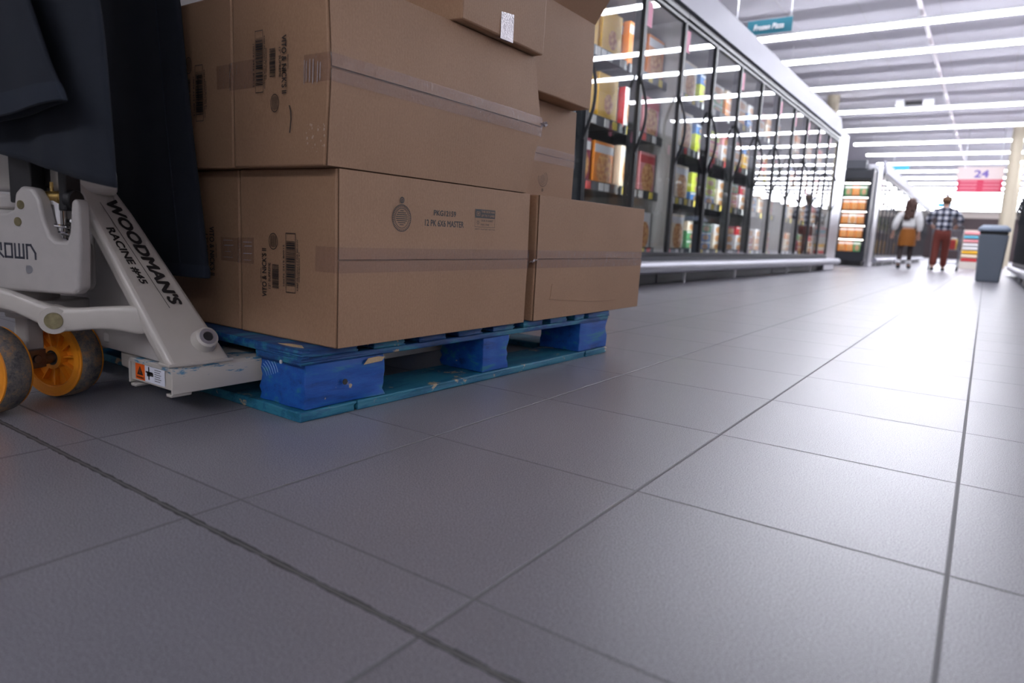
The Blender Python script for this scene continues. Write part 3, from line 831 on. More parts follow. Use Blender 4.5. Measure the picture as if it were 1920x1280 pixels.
M_SKIN = mat('skin', (.52, .30, .22), .5)
def person(x, y, H, label, male):
    """seen from behind, walking away (+y)"""
    t = thing('person', (x, y, 0), label, 'person')
    k = H / 1.6
    P = lambda a, b_, c: (x + a * k, y + b_ * k, c * k)
    s = .19 if male else .165
    hx = .085
    fwdarm = male
    # joints
    pel = P(0, 0, .86); waist = P(0, .0, .98); chest = P(0, .01, 1.17); upc = P(0, 0, 1.29); neck = P(0, .01, 1.37); head0 = P(0, .025, 1.43); head1 = P(0, .02, 1.50); head2 = P(0, .02, 1.55)
    shL, shR = P(-s, 0, 1.30), P(s, 0, 1.30)
    if fwdarm: elL, elR, wrL, wrR = P(-s - .13, .05, 1.09), P(s + .13, .05, 1.09), P(-s - .05, .28, 1.0), P(s + .05, .28, 1.0)
    else: elL, elR, wrL, wrR = P(-s - .10, -.02, 1.05), P(s + .05, .02, 1.05), P(-s - .14, .06, .84), P(s + .05, .08, .82)
    hipL, hipR = P(-hx, 0, .82), P(hx, 0, .82)
    knL, knR = P(-hx - .01, -.02, .46), P(hx, .08, .47)
    anL, anR = P(-hx - .02, -.14, .09), P(hx + .0, .10, .08)
    toL, toR = P(-hx - .02, .02, .03), P(hx + .02, .26, .03)
    pts = [(pel, .105 * k, .08 * k), (waist, .095 * k, .075 * k), (chest, .115 * k, .08 * k), (upc, .085 * k, .07 * k), (neck, .05 * k), (head0, .06 * k, .07 * k), (head1, .078 * k, .095 * k), (head2, .05 * k, .06 * k),
           (shL, .055 * k), (elL, .04 * k), (wrL, .028 * k), (shR, .055 * k), (elR, .04 * k), (wrR, .028 * k),
           (hipL, .085 * k), (knL, .055 * k), (anL, .038 * k), (toL, .03 * k), (hipR, .085 * k), (knR, .055 * k), (anR, .038 * k), (toR, .03 * k)]
    ed = [(0, 1), (1, 2), (2, 3), (3, 4), (4, 5), (5, 6), (6, 7), (3, 8), (8, 9), (9, 10), (3, 11), (11, 12), (12, 13), (0, 14), (14, 15), (15, 16), (16, 17), (0, 18), (18, 19), (19, 20), (20, 21)]
    # hands: palm and five fingers
    for wr, el, side in ((wrL, elL, 1), (wrR, elR, -1)):
        d = (Vector(wr) - Vector(el)).normalized(); sd = d.cross(Vector((0, 0, 1)))
        sd = sd.normalized() if sd.length > .1 else Vector((1, 0, 0))
        pi_ = len(pts); pts.append((tuple(Vector(wr) + d * .05 * k), .026 * k, .018 * k)); ed.append((10 if side == 1 else 13, pi_))
        for q, ln in enumerate((.055, .065, .06, .05)):
            a = Vector(pts[pi_][0]) + d * .025 * k + sd * (q - 1.5) * .019 * k
            i1 = len(pts); pts.append((tuple(a), .009 * k)); pts.append((tuple(a + d * ln * k * .6 - Vector((0, 0, .012 * k))), .008 * k)); pts.append((tuple(a + d * ln * k * .8 - Vector((0, 0, .04 * k))), .007 * k))
            ed += [(pi_, i1), (i1, i1 + 1), (i1 + 1, i1 + 2)]
        a = Vector(pts[pi_][0]) + sd * side * .03 * k
        i1 = len(pts); pts.append((tuple(a), .011 * k)); pts.append((tuple(a + d * .035 * k + sd * side * .012 * k), .009 * k)); ed += [(pi_, i1), (i1, i1 + 1)]
    # nose and ears
    for co, r in ((P(0, .125, 1.475), .012), (P(-.082, .02, 1.475), .014), (P(.082, .02, 1.475), .014)):
        i1 = len(pts); pts.append((co, r * k)); ed.append((6, i1))
    skin('body', pts, ed, M_SKIN, t)
    for q in (-1, 1):
        mb = MB(); mb.sphere(P(q * .03, .108, 1.50), .012, .008, .008, 8, 6); build('eye', mb, mat('eye_white', (.7, .7, .7), .3), t, smooth=True)
    mb = MB(); mb.sphere(P(0, .112, 1.435), .025, .006, .006, 8, 6); build('mouth', mb, mat('lips', (.4, .12, .1), .5), t, smooth=True)
    if male:
        top = [(P(0, 0, .84), .180 * k, .145 * k), (waist, .165 * k, .135 * k), (chest, .165 * k, .125 * k), (upc, .15 * k, .125 * k), (P(0, 0, 1.37), .09 * k), (P(-s, 0, 1.29), .088 * k), (elL, .066 * k), (tuple(Vector(elL).lerp(Vector(wrL), .8)), .048 * k), (P(s, 0, 1.29), .088 * k), (elR, .066 * k), (tuple(Vector(elR).lerp(Vector(wrR), .8)), .048 * k)]
        skin('plaid_shirt', top, [(0, 1), (1, 2), (2, 3), (3, 4), (3, 5), (5, 6), (6, 7), (3, 8), (8, 9), (9, 10)], plaid_mat(), t)
        tr = [(P(0, 0, .97), .16 * k, .125 * k), (P(0, 0, .80), .165 * k, .13 * k), (P(-hx, 0, .74), .10 * k), (P(-hx - .005, -.01, .48), .082 * k), (P(-hx - .018, -.125, .09), .068 * k), (P(hx, 0, .74), .10 * k), (P(hx, .07, .48), .082 * k), (P(hx, .10, .08), .068 * k)]
        skin('trousers', tr, [(0, 1), (1, 2), (2, 3), (3, 4), (1, 5), (5, 6), (6, 7)], mat('rust_trousers', (.13, .021, .013), .8), t)
        mb = MB(); mb.sphere(P(0, -.002, 1.525), .098 * k, .115 * k, .088 * k)
        for q in range(26):
            a = RND.random() * 6.28; z = RND.random()
            mb.sphere(P(.085 * math.cos(a) * (1 - .4 * z), .1 * math.sin(a) * (1 - .4 * z) - .01, 1.50 + .09 * z), .026 * k, .026 * k, .026 * k, 8, 5)
        build('hair', mb, mat('light_brown_hair', (.13, .062, .028), .7, var=.4, vscale=60), t, smooth=True)
    else:
        top = [(P(0, 0, .93), .15 * k, .12 * k), (waist, .155 * k, .12 * k), (chest, .16 * k, .12 * k), (upc, .13 * k, .10 * k), (P(0, 0, 1.37), .07 * k), (P(-s, 0, 1.27), .078 * k), (elL, .085 * k), (tuple(Vector(elL).lerp(Vector(wrL), .85)), .06 * k), (P(s, 0, 1.27), .078 * k), (elR, .085 * k), (tuple(Vector(elR).lerp(Vector(wrR), .85)), .06 * k)]
        skin('sweater', top, [(0, 1), (1, 2), (2, 3), (3, 4), (3, 5), (5, 6), (6, 7), (3, 8), (8, 9), (9, 10)], mat('white_knit', (.74, .73, .72), .9, bump=.4, bscale=120), t)
        mb = MB(); prof = [(.91, .135), (.86, .155), (.72, .175), (.53, .18), (.53, .165), (.90, .12)]
        n = 32; vs = []; fs = []
        for i in range(n):
            a = 2 * math.pi * i / n
            for z, r in prof: vs.append(P(r * math.cos(a) * (1 + .03 * math.sin(a * 7) * (z < .8)), r * .82 * math.sin(a), z))
        q_ = len(prof)
        for i in range(n):
            for j in range(q_): fs.append((i * q_ + j, i * q_ + (j + 1) % q_, ((i + 1) % n) * q_ + (j + 1) % q_, ((i + 1) % n) * q_ + j))
        mb.add(vs, fs); build('skirt', mb, mat('mustard_corduroy', (.24, .075, .003), .8), t, smooth=True)
        for nm, h_, kn_, an_ in (('tights', hipL, knL, anL), ('tights', hipR, knR, anR)):
            skin(nm, [(h_, .09 * k), (kn_, .06 * k), (an_, .046 * k)], [(0, 1), (1, 2)], mat('dark_tights', (.03, .018, .018), .7), t)
        mb = MB(); mb.sphere(P(0, -.005, 1.52), .10 * k, .115 * k, .09 * k)
        for q in range(60):
            z = RND.random(); a = -math.pi * (.12 + .76 * RND.random())
            mb.sphere(P(.10 * math.cos(a) * (1 - .15 * z) - .02 * z, .10 * math.sin(a) - .035 * z, 1.50 - .36 * z), .038 * k, .034 * k, .045 * k, 8, 5)
        build('hair', mb, mat('dark_brown_curls', (.055, .022, .014), .6, var=.4, vscale=60), t, smooth=True)
        for an_ in (anL, anR):
            mb = MB(); mb.cyl((an_[0], an_[1], an_[2] + .05), (an_[0], an_[1], an_[2] + .12), .056, n=14); build('sock_cuff', mb, M_WHITE, t)
    for an_, to_ in ((anL, toL), (anR, toR)):
        skin('shoe', [((an_[0], an_[1] - .03, .045), .045), ((an_[0], an_[1] + .04, .045), .046), ((to_[0], to_[1], .035), .036)] + ([((an_[0], an_[1], .12), .055)] if not male else []), [(0, 1), (1, 2)] + ([(1, 3)] if not male else []), M_BLACK, t)
    return t
person(-1.53, 17.45, 1.58, 'woman from behind in white sweater, mustard skirt, dark tights, long curly hair', False)
person(-.86, 17.40, 1.62, 'man from behind in black and white plaid shirt and rust trousers', True)

t = thing('shopping_cart', (-.80, 18.3, 0), 'grey wire shopping cart pushed by the man in plaid', 'shopping cart')
mb = MB()
xa, xb, ya, yb_ = -1.10, -.50, 17.95, 18.85
def bar(p, q, r=.010): mb.cyl(p, q, r, n=8)
lo, hi = .48, .94
for z, i_ in ((hi, 0), ((lo + hi) / 2, .02), (lo, .05)):
    mb.tube([(xa + i_, ya + i_, z), (xb - i_, ya + i_, z), (xb - i_ * 1.5, yb_ - i_, z), (xa + i_ * 1.5, yb_ - i_, z)], .007, 6, closed=True)
for i in range(14):
    a = i / 13
    bar((xa + (xb - xa) * a, ya, hi), (xa + .05 + (xb - xa - .1) * a, ya + .05, lo), .003)
    bar((xa + (xb - xa) * a, yb_, hi), (xa + .07 + (xb - xa - .14) * a, yb_ - .05, lo), .003)
    yy = ya + (yb_ - ya) * a
    bar((xa, yy, hi), (xa + .06, yy, lo), .003); bar((xb, yy, hi), (xb - .06, yy, lo), .003)
    bar((xa + .05, yy, lo), (xb - .05, yy, lo), .003)
build('basket', mb, mat('grey_wire', (.25, .26, .29), .35, metal=.7), t)
mb = MB()
for xx in (xa + .03, xb - .03):
    bar((xx, ya, hi), (xx, ya + .02, .15), .012); bar((xx, ya + .02, .15), (xx, yb_, .17), .012); bar((xx, yb_, .17), (xx, yb_ - .1, lo), .010)
bar((xa + .03, ya + .02, .17), (xb - .03, ya + .02, .17)); bar((xa + .03, yb_, .17), (xb - .03, yb_, .17))
build('frame', mb, MATS['grey_wire'], t, smooth=True)
mb = MB(); bar((xa, ya - .05, 1.0), (xb, ya - .05, 1.0), .016); bar((xa, ya - .05, 1.0), (xa, ya, hi), .01); bar((xb, ya - .05, 1.0), (xb, ya, hi), .01)
build('handle', mb, M_DARKGR, t, smooth=True)
for xx in (xa + .03, xb - .03):
    for yy in (ya + .02, yb_ - .02):
        mb = MB(); mb.cyl((xx - .014, yy, .06), (xx + .014, yy, .06), .06, n=18); build('wheel', mb, M_BLACK, t, smooth=True)
        mb = MB(); mb.box(xx - .022, xx + .022, yy - .015, yy + .015, .125, .16); build('caster_fork', mb, M_STEEL, t)
for i, (nm, xx, yy, c) in enumerate((('red tomato pack', -.62, 18.15, (.6, .03, .02)), ('yellow grocery packet', -.60, 18.35, (.7, .5, .02)), ('white grocery bag', -.62, 18.6, (.7, .68, .72)))):
    mb = MB(); mb.box(-.06, .06, -.07, .07, 0, .22 + .03 * i); o = build('grocery_packet', mb, mat('grocery_%d' % i, c, .4), bevel=.02); o.location = (xx - .05, yy, lo + .008)
    tag(o, nm + ' standing in the shopping cart', 'grocery')

# ================================================================= PALLET
M_BLUE = wood_mat('bright_blue_block_paint', (.004, .075, .36), .66, .56)
M_BLUEB = wood_mat('worn_blue_board_paint', (.004, .052, .20), .64, .50)
M_BLUEW = wood_mat('weathered_bottom_board_paint', (.006, .10, .20), .60, .42)
pl = thing('pallet', (-1.036, .285, 0), 'worn blue wooden block pallet under the stacked cartons, entered by the jack', 'pallet', rotz=R(-1.5))
rw = random.Random(3)
def board(name, x0, x1, y0, y1, z0, z1, mt, chew=0.003, nx=10, ny=10):
    """a plank with slightly uneven faces"""
    bm = bmesh.new()
    bmesh.ops.create_cube(bm, size=1)
    for v in bm.verts: v.co = Vector((x0 + (v.co.x + .5) * (x1 - x0), y0 + (v.co.y + .5) * (y1 - y0), z0 + (v.co.z + .5) * (z1 - z0)))
    bmesh.ops.subdivide_edges(bm, edges=bm.edges[:], cuts=6, use_grid_fill=True)
    for v in bm.verts:
        ex = (abs(v.co.x - x0) < 1e-5) + (abs(v.co.x - x1) < 1e-5) + (abs(v.co.y - y0) < 1e-5) + (abs(v.co.y - y1) < 1e-5) + (abs(v.co.z - z0) < 1e-5) + (abs(v.co.z - z1) < 1e-5)
        j = chew * (1.0 if ex >= 2 else .35)
        c = Vector(((x0 + x1) / 2, (y0 + y1) / 2, (z0 + z1) / 2)); d = (c - v.co)
        d = Vector((math.copysign(1, d.x) if abs(v.co.x - x0) < 1e-5 or abs(v.co.x - x1) < 1e-5 else 0, math.copysign(1, d.y) if abs(v.co.y - y0) < 1e-5 or abs(v.co.y - y1) < 1e-5 else 0, 0))
        v.co += d * rw.random() * j
    me = bpy.data.meshes.new(name); bm.to_mesh(me); bm.free(); me.materials.append(mt)
    for p in me.polygons: p.use_smooth = True
    o = bpy.data.objects.new(name, me); COL.objects.link(o); o.parent = pl
    b = o.modifiers.new('bevel', 'BEVEL'); b.width = .0015; b.segments = 2; b.limit_method = 'ANGLE'; b.angle_limit = R(50)
    me.set_sharp_from_angle(angle=R(40))
    return o
PW, PL_ = 1.016, 1.215
XB = [(-.150, -.003), (-.58, -.436), (-PW, -.87)]
YB = [(.012, .222), (.555, .665), (1.035, 1.213)]
for i, (a, b_) in enumerate(XB):
    for j, (c, d) in enumerate(YB):
        board('block', a, b_, c, d, .0205, .109, M_BLUE, .005 if (i, j) != (0, 0) else .006)
for a, b_ in ((-PW, -.87), (-.58, -.436), (-.145, .0)):
    board('stringer_board', a, b_, .0, PL_, .1095, .1225, M_BLUEB, .004)
ys = [(.0, .142), (.18, .275), (.315, .41), (.45, .545), (.585, .68), (.72, .815), (.855, .95), (.99, 1.05), (1.073, 1.215)]
for a, b_ in ys: board('deck_board', -PW, .003, a, b_, .123, .141, M_BLUEB, .005)
for a, b_ in ((.0, .138), (1.077, 1.215)): board('bottom_board', -PW, .0, a, b_, .0, .0195, M_BLUEW, .004)
for a, b_ in ((-PW, -.87), (-.58, -.436), (-.145, .0)): board('bottom_board', a, b_, .141, 1.074, .0, .0195, M_BLUEW, .004)
mb = MB()
for i in range(6):
    r_ = .030 + i * .0075; pts_ = [(-.150 + r_ * math.cos(a) + .0, .0128, .060 + r_ * math.sin(a)) for a in [R(20 + k * (10 - i)) for k in range(6)]]
    pts_ = [p for p in pts_ if p[2] < .104 and p[0] < -.006]
    if len(pts_) > 1: mb.tube(pts_, .0006, 4)
build('saw_marks', mb, mat('pale_saw_mark', (.25, .42, .65), .7), pl, local=True)
# splintered bare wood
mb = MB()
def splinter(pts, n): mb.prism([(p[0], p[1]) for p in pts], *n)
splinter([(0, 0), (.05, .002), (.058, .010), (.04, .013), (.012, .012)], ((.0005, .155, .094), (0, 1, 0), (0, 0, 1), (.001, 0, 0)))
splinter([(0, 0), (.045, -.003), (.075, .004), (.05, .018), (.02, .014)], ((-.085, .012, .1414), (1, 0, 0), (0, 1, 0), (0, 0, .0006)))
build('splintered_wood', mb, mat('bare_wood', (.50, .37, .22), .8, var=.3, vscale=300), pl, local=True)
mb = MB(); mb.cyl((.002, .105, .066), (.0035, .105, .066), .006, n=14); build('nail_head', mb, mat('old_nail', (.03, .03, .03), .6), pl, local=True)
mb = MB(); mb.cyl((-.055, -.002, .111), (-.055, -.0035, .111), .004, n=10); build('nail_head', mb, mat('bright_nail', (.5, .5, .5), .4), pl, local=True)

# ================================================================= CARTONS ON THE PALLET
def card_box(name, x0, x1, y0, y1, z0, z1, label, seam=None, mid=None, lean=(0, 0), group='brown cartons stacked on the blue pallet', tape=True, slab=.004, open_top=False, ends=True):
    """x1 is the face towards the aisle; seam = height of the flap seam on that face; mid = bulge of the seam line; lean = y shift of the top edge"""
    t = thing(name, ((x0 + x1) / 2, (y0 + y1) / 2, z0), label, 'carton', group)
    zs = seam if seam else (z0 + z1) / 2
    bx, by = mid if mid else (.0012, .001)
    s = slab if seam else 0
    lv = [(z0, 0, 0, 0), (zs, bx, 0, by), (z1, 0, lean[0], lean[1])]
    mb = MB(); vs = []
    xr = x1 - s
    for z, dx, da, db in lv:
        for a, b_ in ((0, 0), (.33, 0), (.66, 0), (1, 0)):
            vs.append((x0 + (xr - x0) * a + (dx if a == 1 else 0), y0 + da - (.0015 if 0 < a < 1 else 0) * (z != z0 and z != z1), z))
        for a in (.33, .66): vs.append((xr + dx + (.002 if z == zs else 0), (y0 + da) + ((y1 + db) - (y0 + da)) * a, z))
        vs.append((xr + dx, y1 + db, z)); vs.append((x0, y1 + db, z))
    n = 8; fs = []
    for l_ in range(2):
        for i in range(n): fs.append((l_ * n + i, l_ * n + (i + 1) % n, (l_ + 1) * n + (i + 1) % n, (l_ + 1) * n + i))
    fs.append(tuple(range(n - 1, -1, -1)))
    if not open_top: fs.append(tuple(range(2 * n, 3 * n)))
    mb.add(vs, fs)
    body = build('body', mb, M_CARD, t, bevel=.0035, seg=2, angle=45)
    if seam:
        e = .0035
        for k, (za, zb, la, lb) in enumerate(((z0 + .0005, zs - (.0012 if not mid else .0022), 0, 1), (zs + .0012, z1 - .0005, 1, 2))):
            A, B = lv[la], lv[lb]
            mb = MB()
            def pt(lev, y_, out): return (xr + lev[1] + out, y_, None)
            q = []
            for out in (.0003, s):
                for lev, zz in ((A, za), (B, zb)):
                    ya_, yb2 = y0 + lev[2] + e, y1 + lev[3] - e
                    q.append([(xr + lev[1] + out + (.002 if 0 < w_ < 1 and lev is lv[1] else 0), ya_ + (yb2 - ya_) * w_, zz) for w_ in (0, .33, .66, 1)])
            vs = sum(q, []); fs = []
            # 0:inner-low 1:inner-high 2:outer-low 3:outer-high
            for i in range(3):
                fs += [(8 + i, 9 + i, 13 + i, 12 + i), (i, 4 + i, 5 + i, 1 + i), (4 + i, 12 + i, 13 + i, 5 + i), (i, 1 + i, 9 + i, 8 + i)]
            fs += [(0, 8, 12, 4), (3, 7, 15, 11)]
            mb.add(vs, fs)
            mb.m = [0, 0, 1, 1] * 3 + [1, 1]
            build('flap', mb, [M_CARD, M_CARDEDGE], t, bevel=.0006, seg=1)
        if tape:
            mb = MB(); xo = x1 + bx + .0008; n = 24; vs = []
            rr = random.Random(len(label)); hw = .024
            for i in range(n + 1):
                yy = y0 + lv[1][2] + (y1 + lv[1][3] - y0 - lv[1][2]) * i / n
                g = .002 * (1 if 0.1 < i / n < .9 else 0)
                for dz in (-hw, -.003, .003, hw):
                    tt = (dz / (zs - z0)) if dz < 0 else 0
                    tz = (dz / (z1 - zs)) if dz > 0 else 0
                    vs.append((x1 + bx * (1 + min(0, tt)) * (1 - tz) + g + .0008 + rr.random() * .0006, yy, zs + dz))
            for i in range(n):
                for j in range(3): mb.f.append((i * 4 + j, (i + 1) * 4 + j, (i + 1) * 4 + j + 1, i * 4 + j + 1)); mb.m.append(0)
            mb.v = [tuple(v) for v in vs]
            # wraps round the near end
            yy = y0 + lv[1][2]
            vs = [(x1 + bx + .001, yy - .0012, zs - hw), (x1 + bx + .001, yy - .0012, zs + hw), (x1 - .058, yy - .0018, zs + hw), (x1 - .060, yy - .0018, zs - hw)]
            if ends: mb.add(vs, [(0, 1, 2, 3)])
            yy = y1 + lv[1][3]
            mb.add([(x1 + bx + .001, yy + .001, zs - hw), (x1 + bx + .001, yy + .001, zs + hw), (x1 - .05, yy + .0015, zs + hw), (x1 - .05, yy + .0015, zs - hw)], [(0, 1, 2, 3)])
            build('packing_tape', mb, M_TAPE, t, smooth=True)
    return t, body

# bottom layer
A, _ = card_box('cardboard_box', -1.297, -1.000, .340, .985, .1415, .4765, 'bottom carton at the front corner, printed PKG12159 12 PK 6X6 MASTER', seam=.309)
B, _ = card_box('cardboard_box', -1.640, -1.310, .345, .985, .1415, .4765, 'bottom carton at the left, half hidden behind the navy trousers')
E_, _ = card_box('cardboard_box', -1.315, -.998, 1.022, 1.705, .1415, .4780, 'bottom carton overhanging the far end of the pallet, shiny tape round it', seam=.309)
# second layer
C_, _ = card_box('cardboard_box', -1.273, -1.000, .312, .965, .4775, .8105, 'large second layer carton with bulging taped seam, above the printed front carton', seam=.646, mid=(.011, .038), lean=(.0, .010))
D_, _ = card_box('cardboard_box', -1.620, -1.287, .318, .965, .4775, .8105, 'second layer carton at the left, barcode beside the navy garments')
I_, _ = card_box('cardboard_box', -1.600, -1.282, 1.022, 1.690, .4790, .8110, 'set back second layer carton with round emblem, above the overhanging carton', seam=.640)
# third layer
F_, _ = card_box('cardboard_box', -1.560, -.976, .650, .972, .8125, 1.145, 'third layer carton jutting outward, short strip of shiny tape on its side')
H_, hb = card_box('cardboard_box', -1.555, -1.215, 1.030, 1.662, .8125, 1.092, 'third layer open carton at the far end, flap sticking outward', open_top=True)
mb = MB(); mb.add([(-1.215, 1.035, 1.092), (-1.215, 1.660, 1.092), (-1.130, 1.650, 1.205), (-1.125, 1.045, 1.205), (-1.218, 1.035, 1.095), (-1.218, 1.660, 1.095), (-1.133, 1.650, 1.208), (-1.128, 1.045, 1.208)],
                  [(0, 1, 2, 3), (7, 6, 5, 4), (0, 4, 5, 1), (1, 5, 6, 2), (2, 6, 7, 3), (3, 7, 4, 0)])
build('open_flap', mb, M_CARD, H_)
# short tape strip on F, tape joining boxes
mb = MB(); mb.add([(-.9742, .786, .8075), (-.9742, .836, .8085), (-.9742, .836, .870), (-.9742, .786, .864), (-.990, .786, .8118), (-.990, .836, .8118)], [(0, 1, 2, 3), (0, 4, 5, 1)])
build('packing_tape', mb, mat('crinkled_tape_and_glints', (.62, .58, .60), .25, metal=.3, bump=1.0, bscale=260, var=.3, vscale=200), F_)
mb = MB(); mb.add([(-1.374, .3435, .286), (-1.311, .3435, .286), (-1.311, .3435, .336), (-1.374, .3435, .336)], [(0, 1, 2, 3)]); build('packing_tape', mb, M_TAPE, B)
mb = MB(); mb.add([(-1.309, .341, .284), (-1.296, .3383, .286), (-1.25, .3383, .286), (-1.25, .3383, .340), (-1.296, .3383, .338), (-1.309, .341, .338)], [(0, 1, 4, 5), (1, 2, 3, 4)]); build('packing_tape', mb, M_TAPE, A)
mb = MB(); mb.add([(-1.286, .3120, .625), (-1.272, .3095, .625), (-1.20, .3095, .625), (-1.20, .3095, .677), (-1.272, .3095, .677), (-1.286, .3120, .677)], [(0, 1, 4, 5), (1, 2, 3, 4)]); build('packing_tape', mb, M_TAPE, C_)
mb = MB(); mb.add([(-1.335, .3160, .632), (-1.288, .3160, .632), (-1.288, .3160, .677), (-1.335, .3160, .677)], [(0, 1, 2, 3)]); build('packing_tape', mb, M_TAPE, D_)

M_BRIGHT = MATS['crinkled_tape_and_glints']
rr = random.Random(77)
def streaks(o, fn, n, vertical):  # pale slivers painted on as glints of light along the tape
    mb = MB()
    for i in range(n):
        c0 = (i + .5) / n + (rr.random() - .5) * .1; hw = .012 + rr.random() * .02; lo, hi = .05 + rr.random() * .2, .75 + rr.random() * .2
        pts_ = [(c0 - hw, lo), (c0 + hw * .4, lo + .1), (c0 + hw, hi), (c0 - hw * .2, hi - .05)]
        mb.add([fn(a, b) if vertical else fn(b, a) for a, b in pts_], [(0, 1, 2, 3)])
    build('tape_glints', mb, M_BRIGHT, o)
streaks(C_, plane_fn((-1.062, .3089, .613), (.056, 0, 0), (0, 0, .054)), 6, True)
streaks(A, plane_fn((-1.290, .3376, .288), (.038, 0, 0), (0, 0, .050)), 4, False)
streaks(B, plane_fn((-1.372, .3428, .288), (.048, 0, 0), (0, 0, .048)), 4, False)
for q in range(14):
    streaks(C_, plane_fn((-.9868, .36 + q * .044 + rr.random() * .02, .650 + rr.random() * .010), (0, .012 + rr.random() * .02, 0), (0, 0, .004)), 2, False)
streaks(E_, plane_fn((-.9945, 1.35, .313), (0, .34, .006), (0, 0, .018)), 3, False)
# crumpled tape ends sticking off two carton corners
for o_, c_, r_ in ((C_, (-.995, 1.008, .652), .016), (E_, (-1.0, 1.014, .305), .011)):
    mb = MB(); vs = []
    for i in range(5):
        for j in range(4):
            vs.append((c_[0] + (j - 1.5) * r_ * .5 + rr.uniform(-1, 1) * r_ * .25, c_[1] + (i - 2) * r_ * .35 + rr.uniform(-1, 1) * r_ * .2, c_[2] + (j - 1.5) * r_ * .3 + rr.uniform(-1, 1) * r_ * .5))
    mb.v = vs; mb.f = [(i * 4 + j, i * 4 + j + 1, i * 4 + j + 5, i * 4 + j + 4) for i in range(4) for j in range(3)]; mb.m = [0] * 12
    build('crumpled_tape_end', mb, M_BRIGHT, o_)

# ---- printing on the cartons
XA = -.9994 + .0012
mb = MB()
fx = lambda y0, z0, y1, z1, X=None: plane_fn((XA if X is None else X, y0, z0), (0, y1 - y0, 0), (0, 0, z1 - z0))
text_fit(mb, 'PKG12159', fx(.605, .404, .680, .416), bold=.032)
text_fit(mb, '12 PK 6X6 MASTER', fx(.577, .381, .709, .395), bold=.032)
build('lettering', mb, M_INK, A)
mb = MB()
f = fx(0, 0, 1, 1)
ring(mb, f, .507, .394, .0275, .0275, .05); ring(mb, f, .507, .394, .0205, .0205, .06); ring(mb, f, .507, .430, .0065, .0065, .35); ring(mb, f, .507, .430, .003, .003, .6)
for i, (wd) in enumerate((.010, .024, .030, .034, .034, .030, .022, .012)):
    quad_strip(mb, f, .507 - wd / 2, .507 + wd / 2, .408 - i * .0040, .4096 - i * .0040)
for i in range(44):
    a = i / 44 * 2 * math.pi
    ca, sa = math.cos(a), math.sin(a)
    mb.add([f(.507 + r * math.cos(a + d), .394 + r * math.sin(a + d)) for r, d in ((.022, -.03), (.0262, -.03), (.0262, .03), (.022, .03))], [(0, 1, 2, 3)])
build('round_emblem', mb, M_INK, A)
mb = MB()
M_PRINTCARD = mat('bare_card_in_print', (.345, .205, .122), .6)
quad_strip(mb, f, .750, .829, .4062, .4262)
f2 = fx(0, 0, 1, 1, XA + .0003)
text_fit(mb, 'THIS BOX HAS', fx(.773, .4185, .826, .4235, XA + .0003), 1, bold=.032)
text_fit(mb, 'UP TO 7 LIVES', fx(.773, .4095, .826, .4145, XA + .0003), 1, bold=.032)
for q in ((.755, .769, .419, .4205), (.755, .769, .411, .4125), (.755, .7565, .411, .4205), (.7675, .769, .411, .4205), (.759, .765, .414, .4175)): quad_strip(mb, f2, *q, 1)
for q in ((.750, .829, .3850, .3858), (.750, .7508, .385, .4062), (.8282, .829, .385, .4062)): quad_strip(mb, f, *q)
text_fit(mb, 'OUR PLANET', fx(.773, .398, .822, .4025)); text_fit(mb, 'HAS ONE', fx(.773, .389, .806, .3935))
for i in range(8):
    a = i * math.pi / 4; c_, s_ = math.cos(a), math.sin(a)
    mb.add([f(.762 + r * c_ - d * s_, .3955 + r * s_ + d * c_) for r, d in ((.003, -.0004), (.0065, -.0004), (.0065, .0004), (.003, .0004))], [(0, 1, 2, 3)])
ring(mb, f, .762, .3955, .003, .003, .3, 12)
text_fit(mb, 'EMPTY • FLATTEN • RECYCLE', fx(.751, .3785, .830, .3815)); quad_strip(mb, f, .756, .826, .3742, .3752)
build('recycling_panel', mb, [M_INK, M_PRINTCARD], A)

def end_print(box, Y, x_text, z0, z1, x_sub, bcs, bcb, oval, down, seed, small=True):
    """printed end: product name, two barcodes, oval stamp; down = text reads downward. All x,z on the face y=Y."""
    sgn = -1 if down else 1
    def V(xa, xb, za, zb):
        # reading along z, text height along x
        if down: return plane_fn((xa, Y, zb), (0, 0, -(zb - za)), (xb - xa, 0, 0))
        return plane_fn((xb, Y, za), (0, 0, zb - za), (-(xb - xa), 0, 0))
    mb = MB()
    text_fit(mb, "VITO & NICK'S II", V(x_text[0], x_text[1], z0, z1), bold=.018)
    if x_sub: text_fit(mb, '12" SUPREME', V(x_sub[0], x_sub[1], x_sub[2], x_sub[3]))
    if small: text_fit(mb, 'FROZEN PIZZA', V(*small))
    build('lettering', mb, M_INK, box)
    mb = MB()
    if bcs: barcode(mb, V(*bcs), seed=seed)
    if bcb:
        barcode(mb, V(*bcb), frame=True, seed=seed + 5)
        xa, xb, za, zb = bcb
        s = (xb - xa) * .25
        text_fit(mb, 'KEEP FROZEN 0 F OR BELOW', V(xb + s * .5, xb + s * 1.0, za + .05 * (zb - za), zb - .1 * (zb - za)))
        text_fit(mb, '10076 2415 80012', V(xa - s * 1.1, xa - s * .5, za + .1 * (zb - za), zb - .2 * (zb - za)))
        text_fit(mb, 'DISTRIBUTED BY', V(xb + s * 1.3, xb + s * 1.7, za + .2 * (zb - za), zb - .3 * (zb - za)))
    build('barcode', mb, M_INK, box)
    if oval:
        mb = MB(); cx_, cz_, rx, rz = oval
        f = lambda a, b_: Vector((a, Y, b_))
        ring(mb, f, cx_, cz_, rx, rz, .09, 30)
        for i in range(9):
            xx = cx_ - rx * .62 + i * rx * .155; hh = rz * .75 * math.sqrt(max(0, 1 - ((xx - cx_) / rx) ** 2))
            quad_strip(mb, f, xx, xx + rx * .06, cz_ - hh, cz_ + hh)
        build('oval_stamp', mb, M_INK, box)
YA = .3400 - .0030
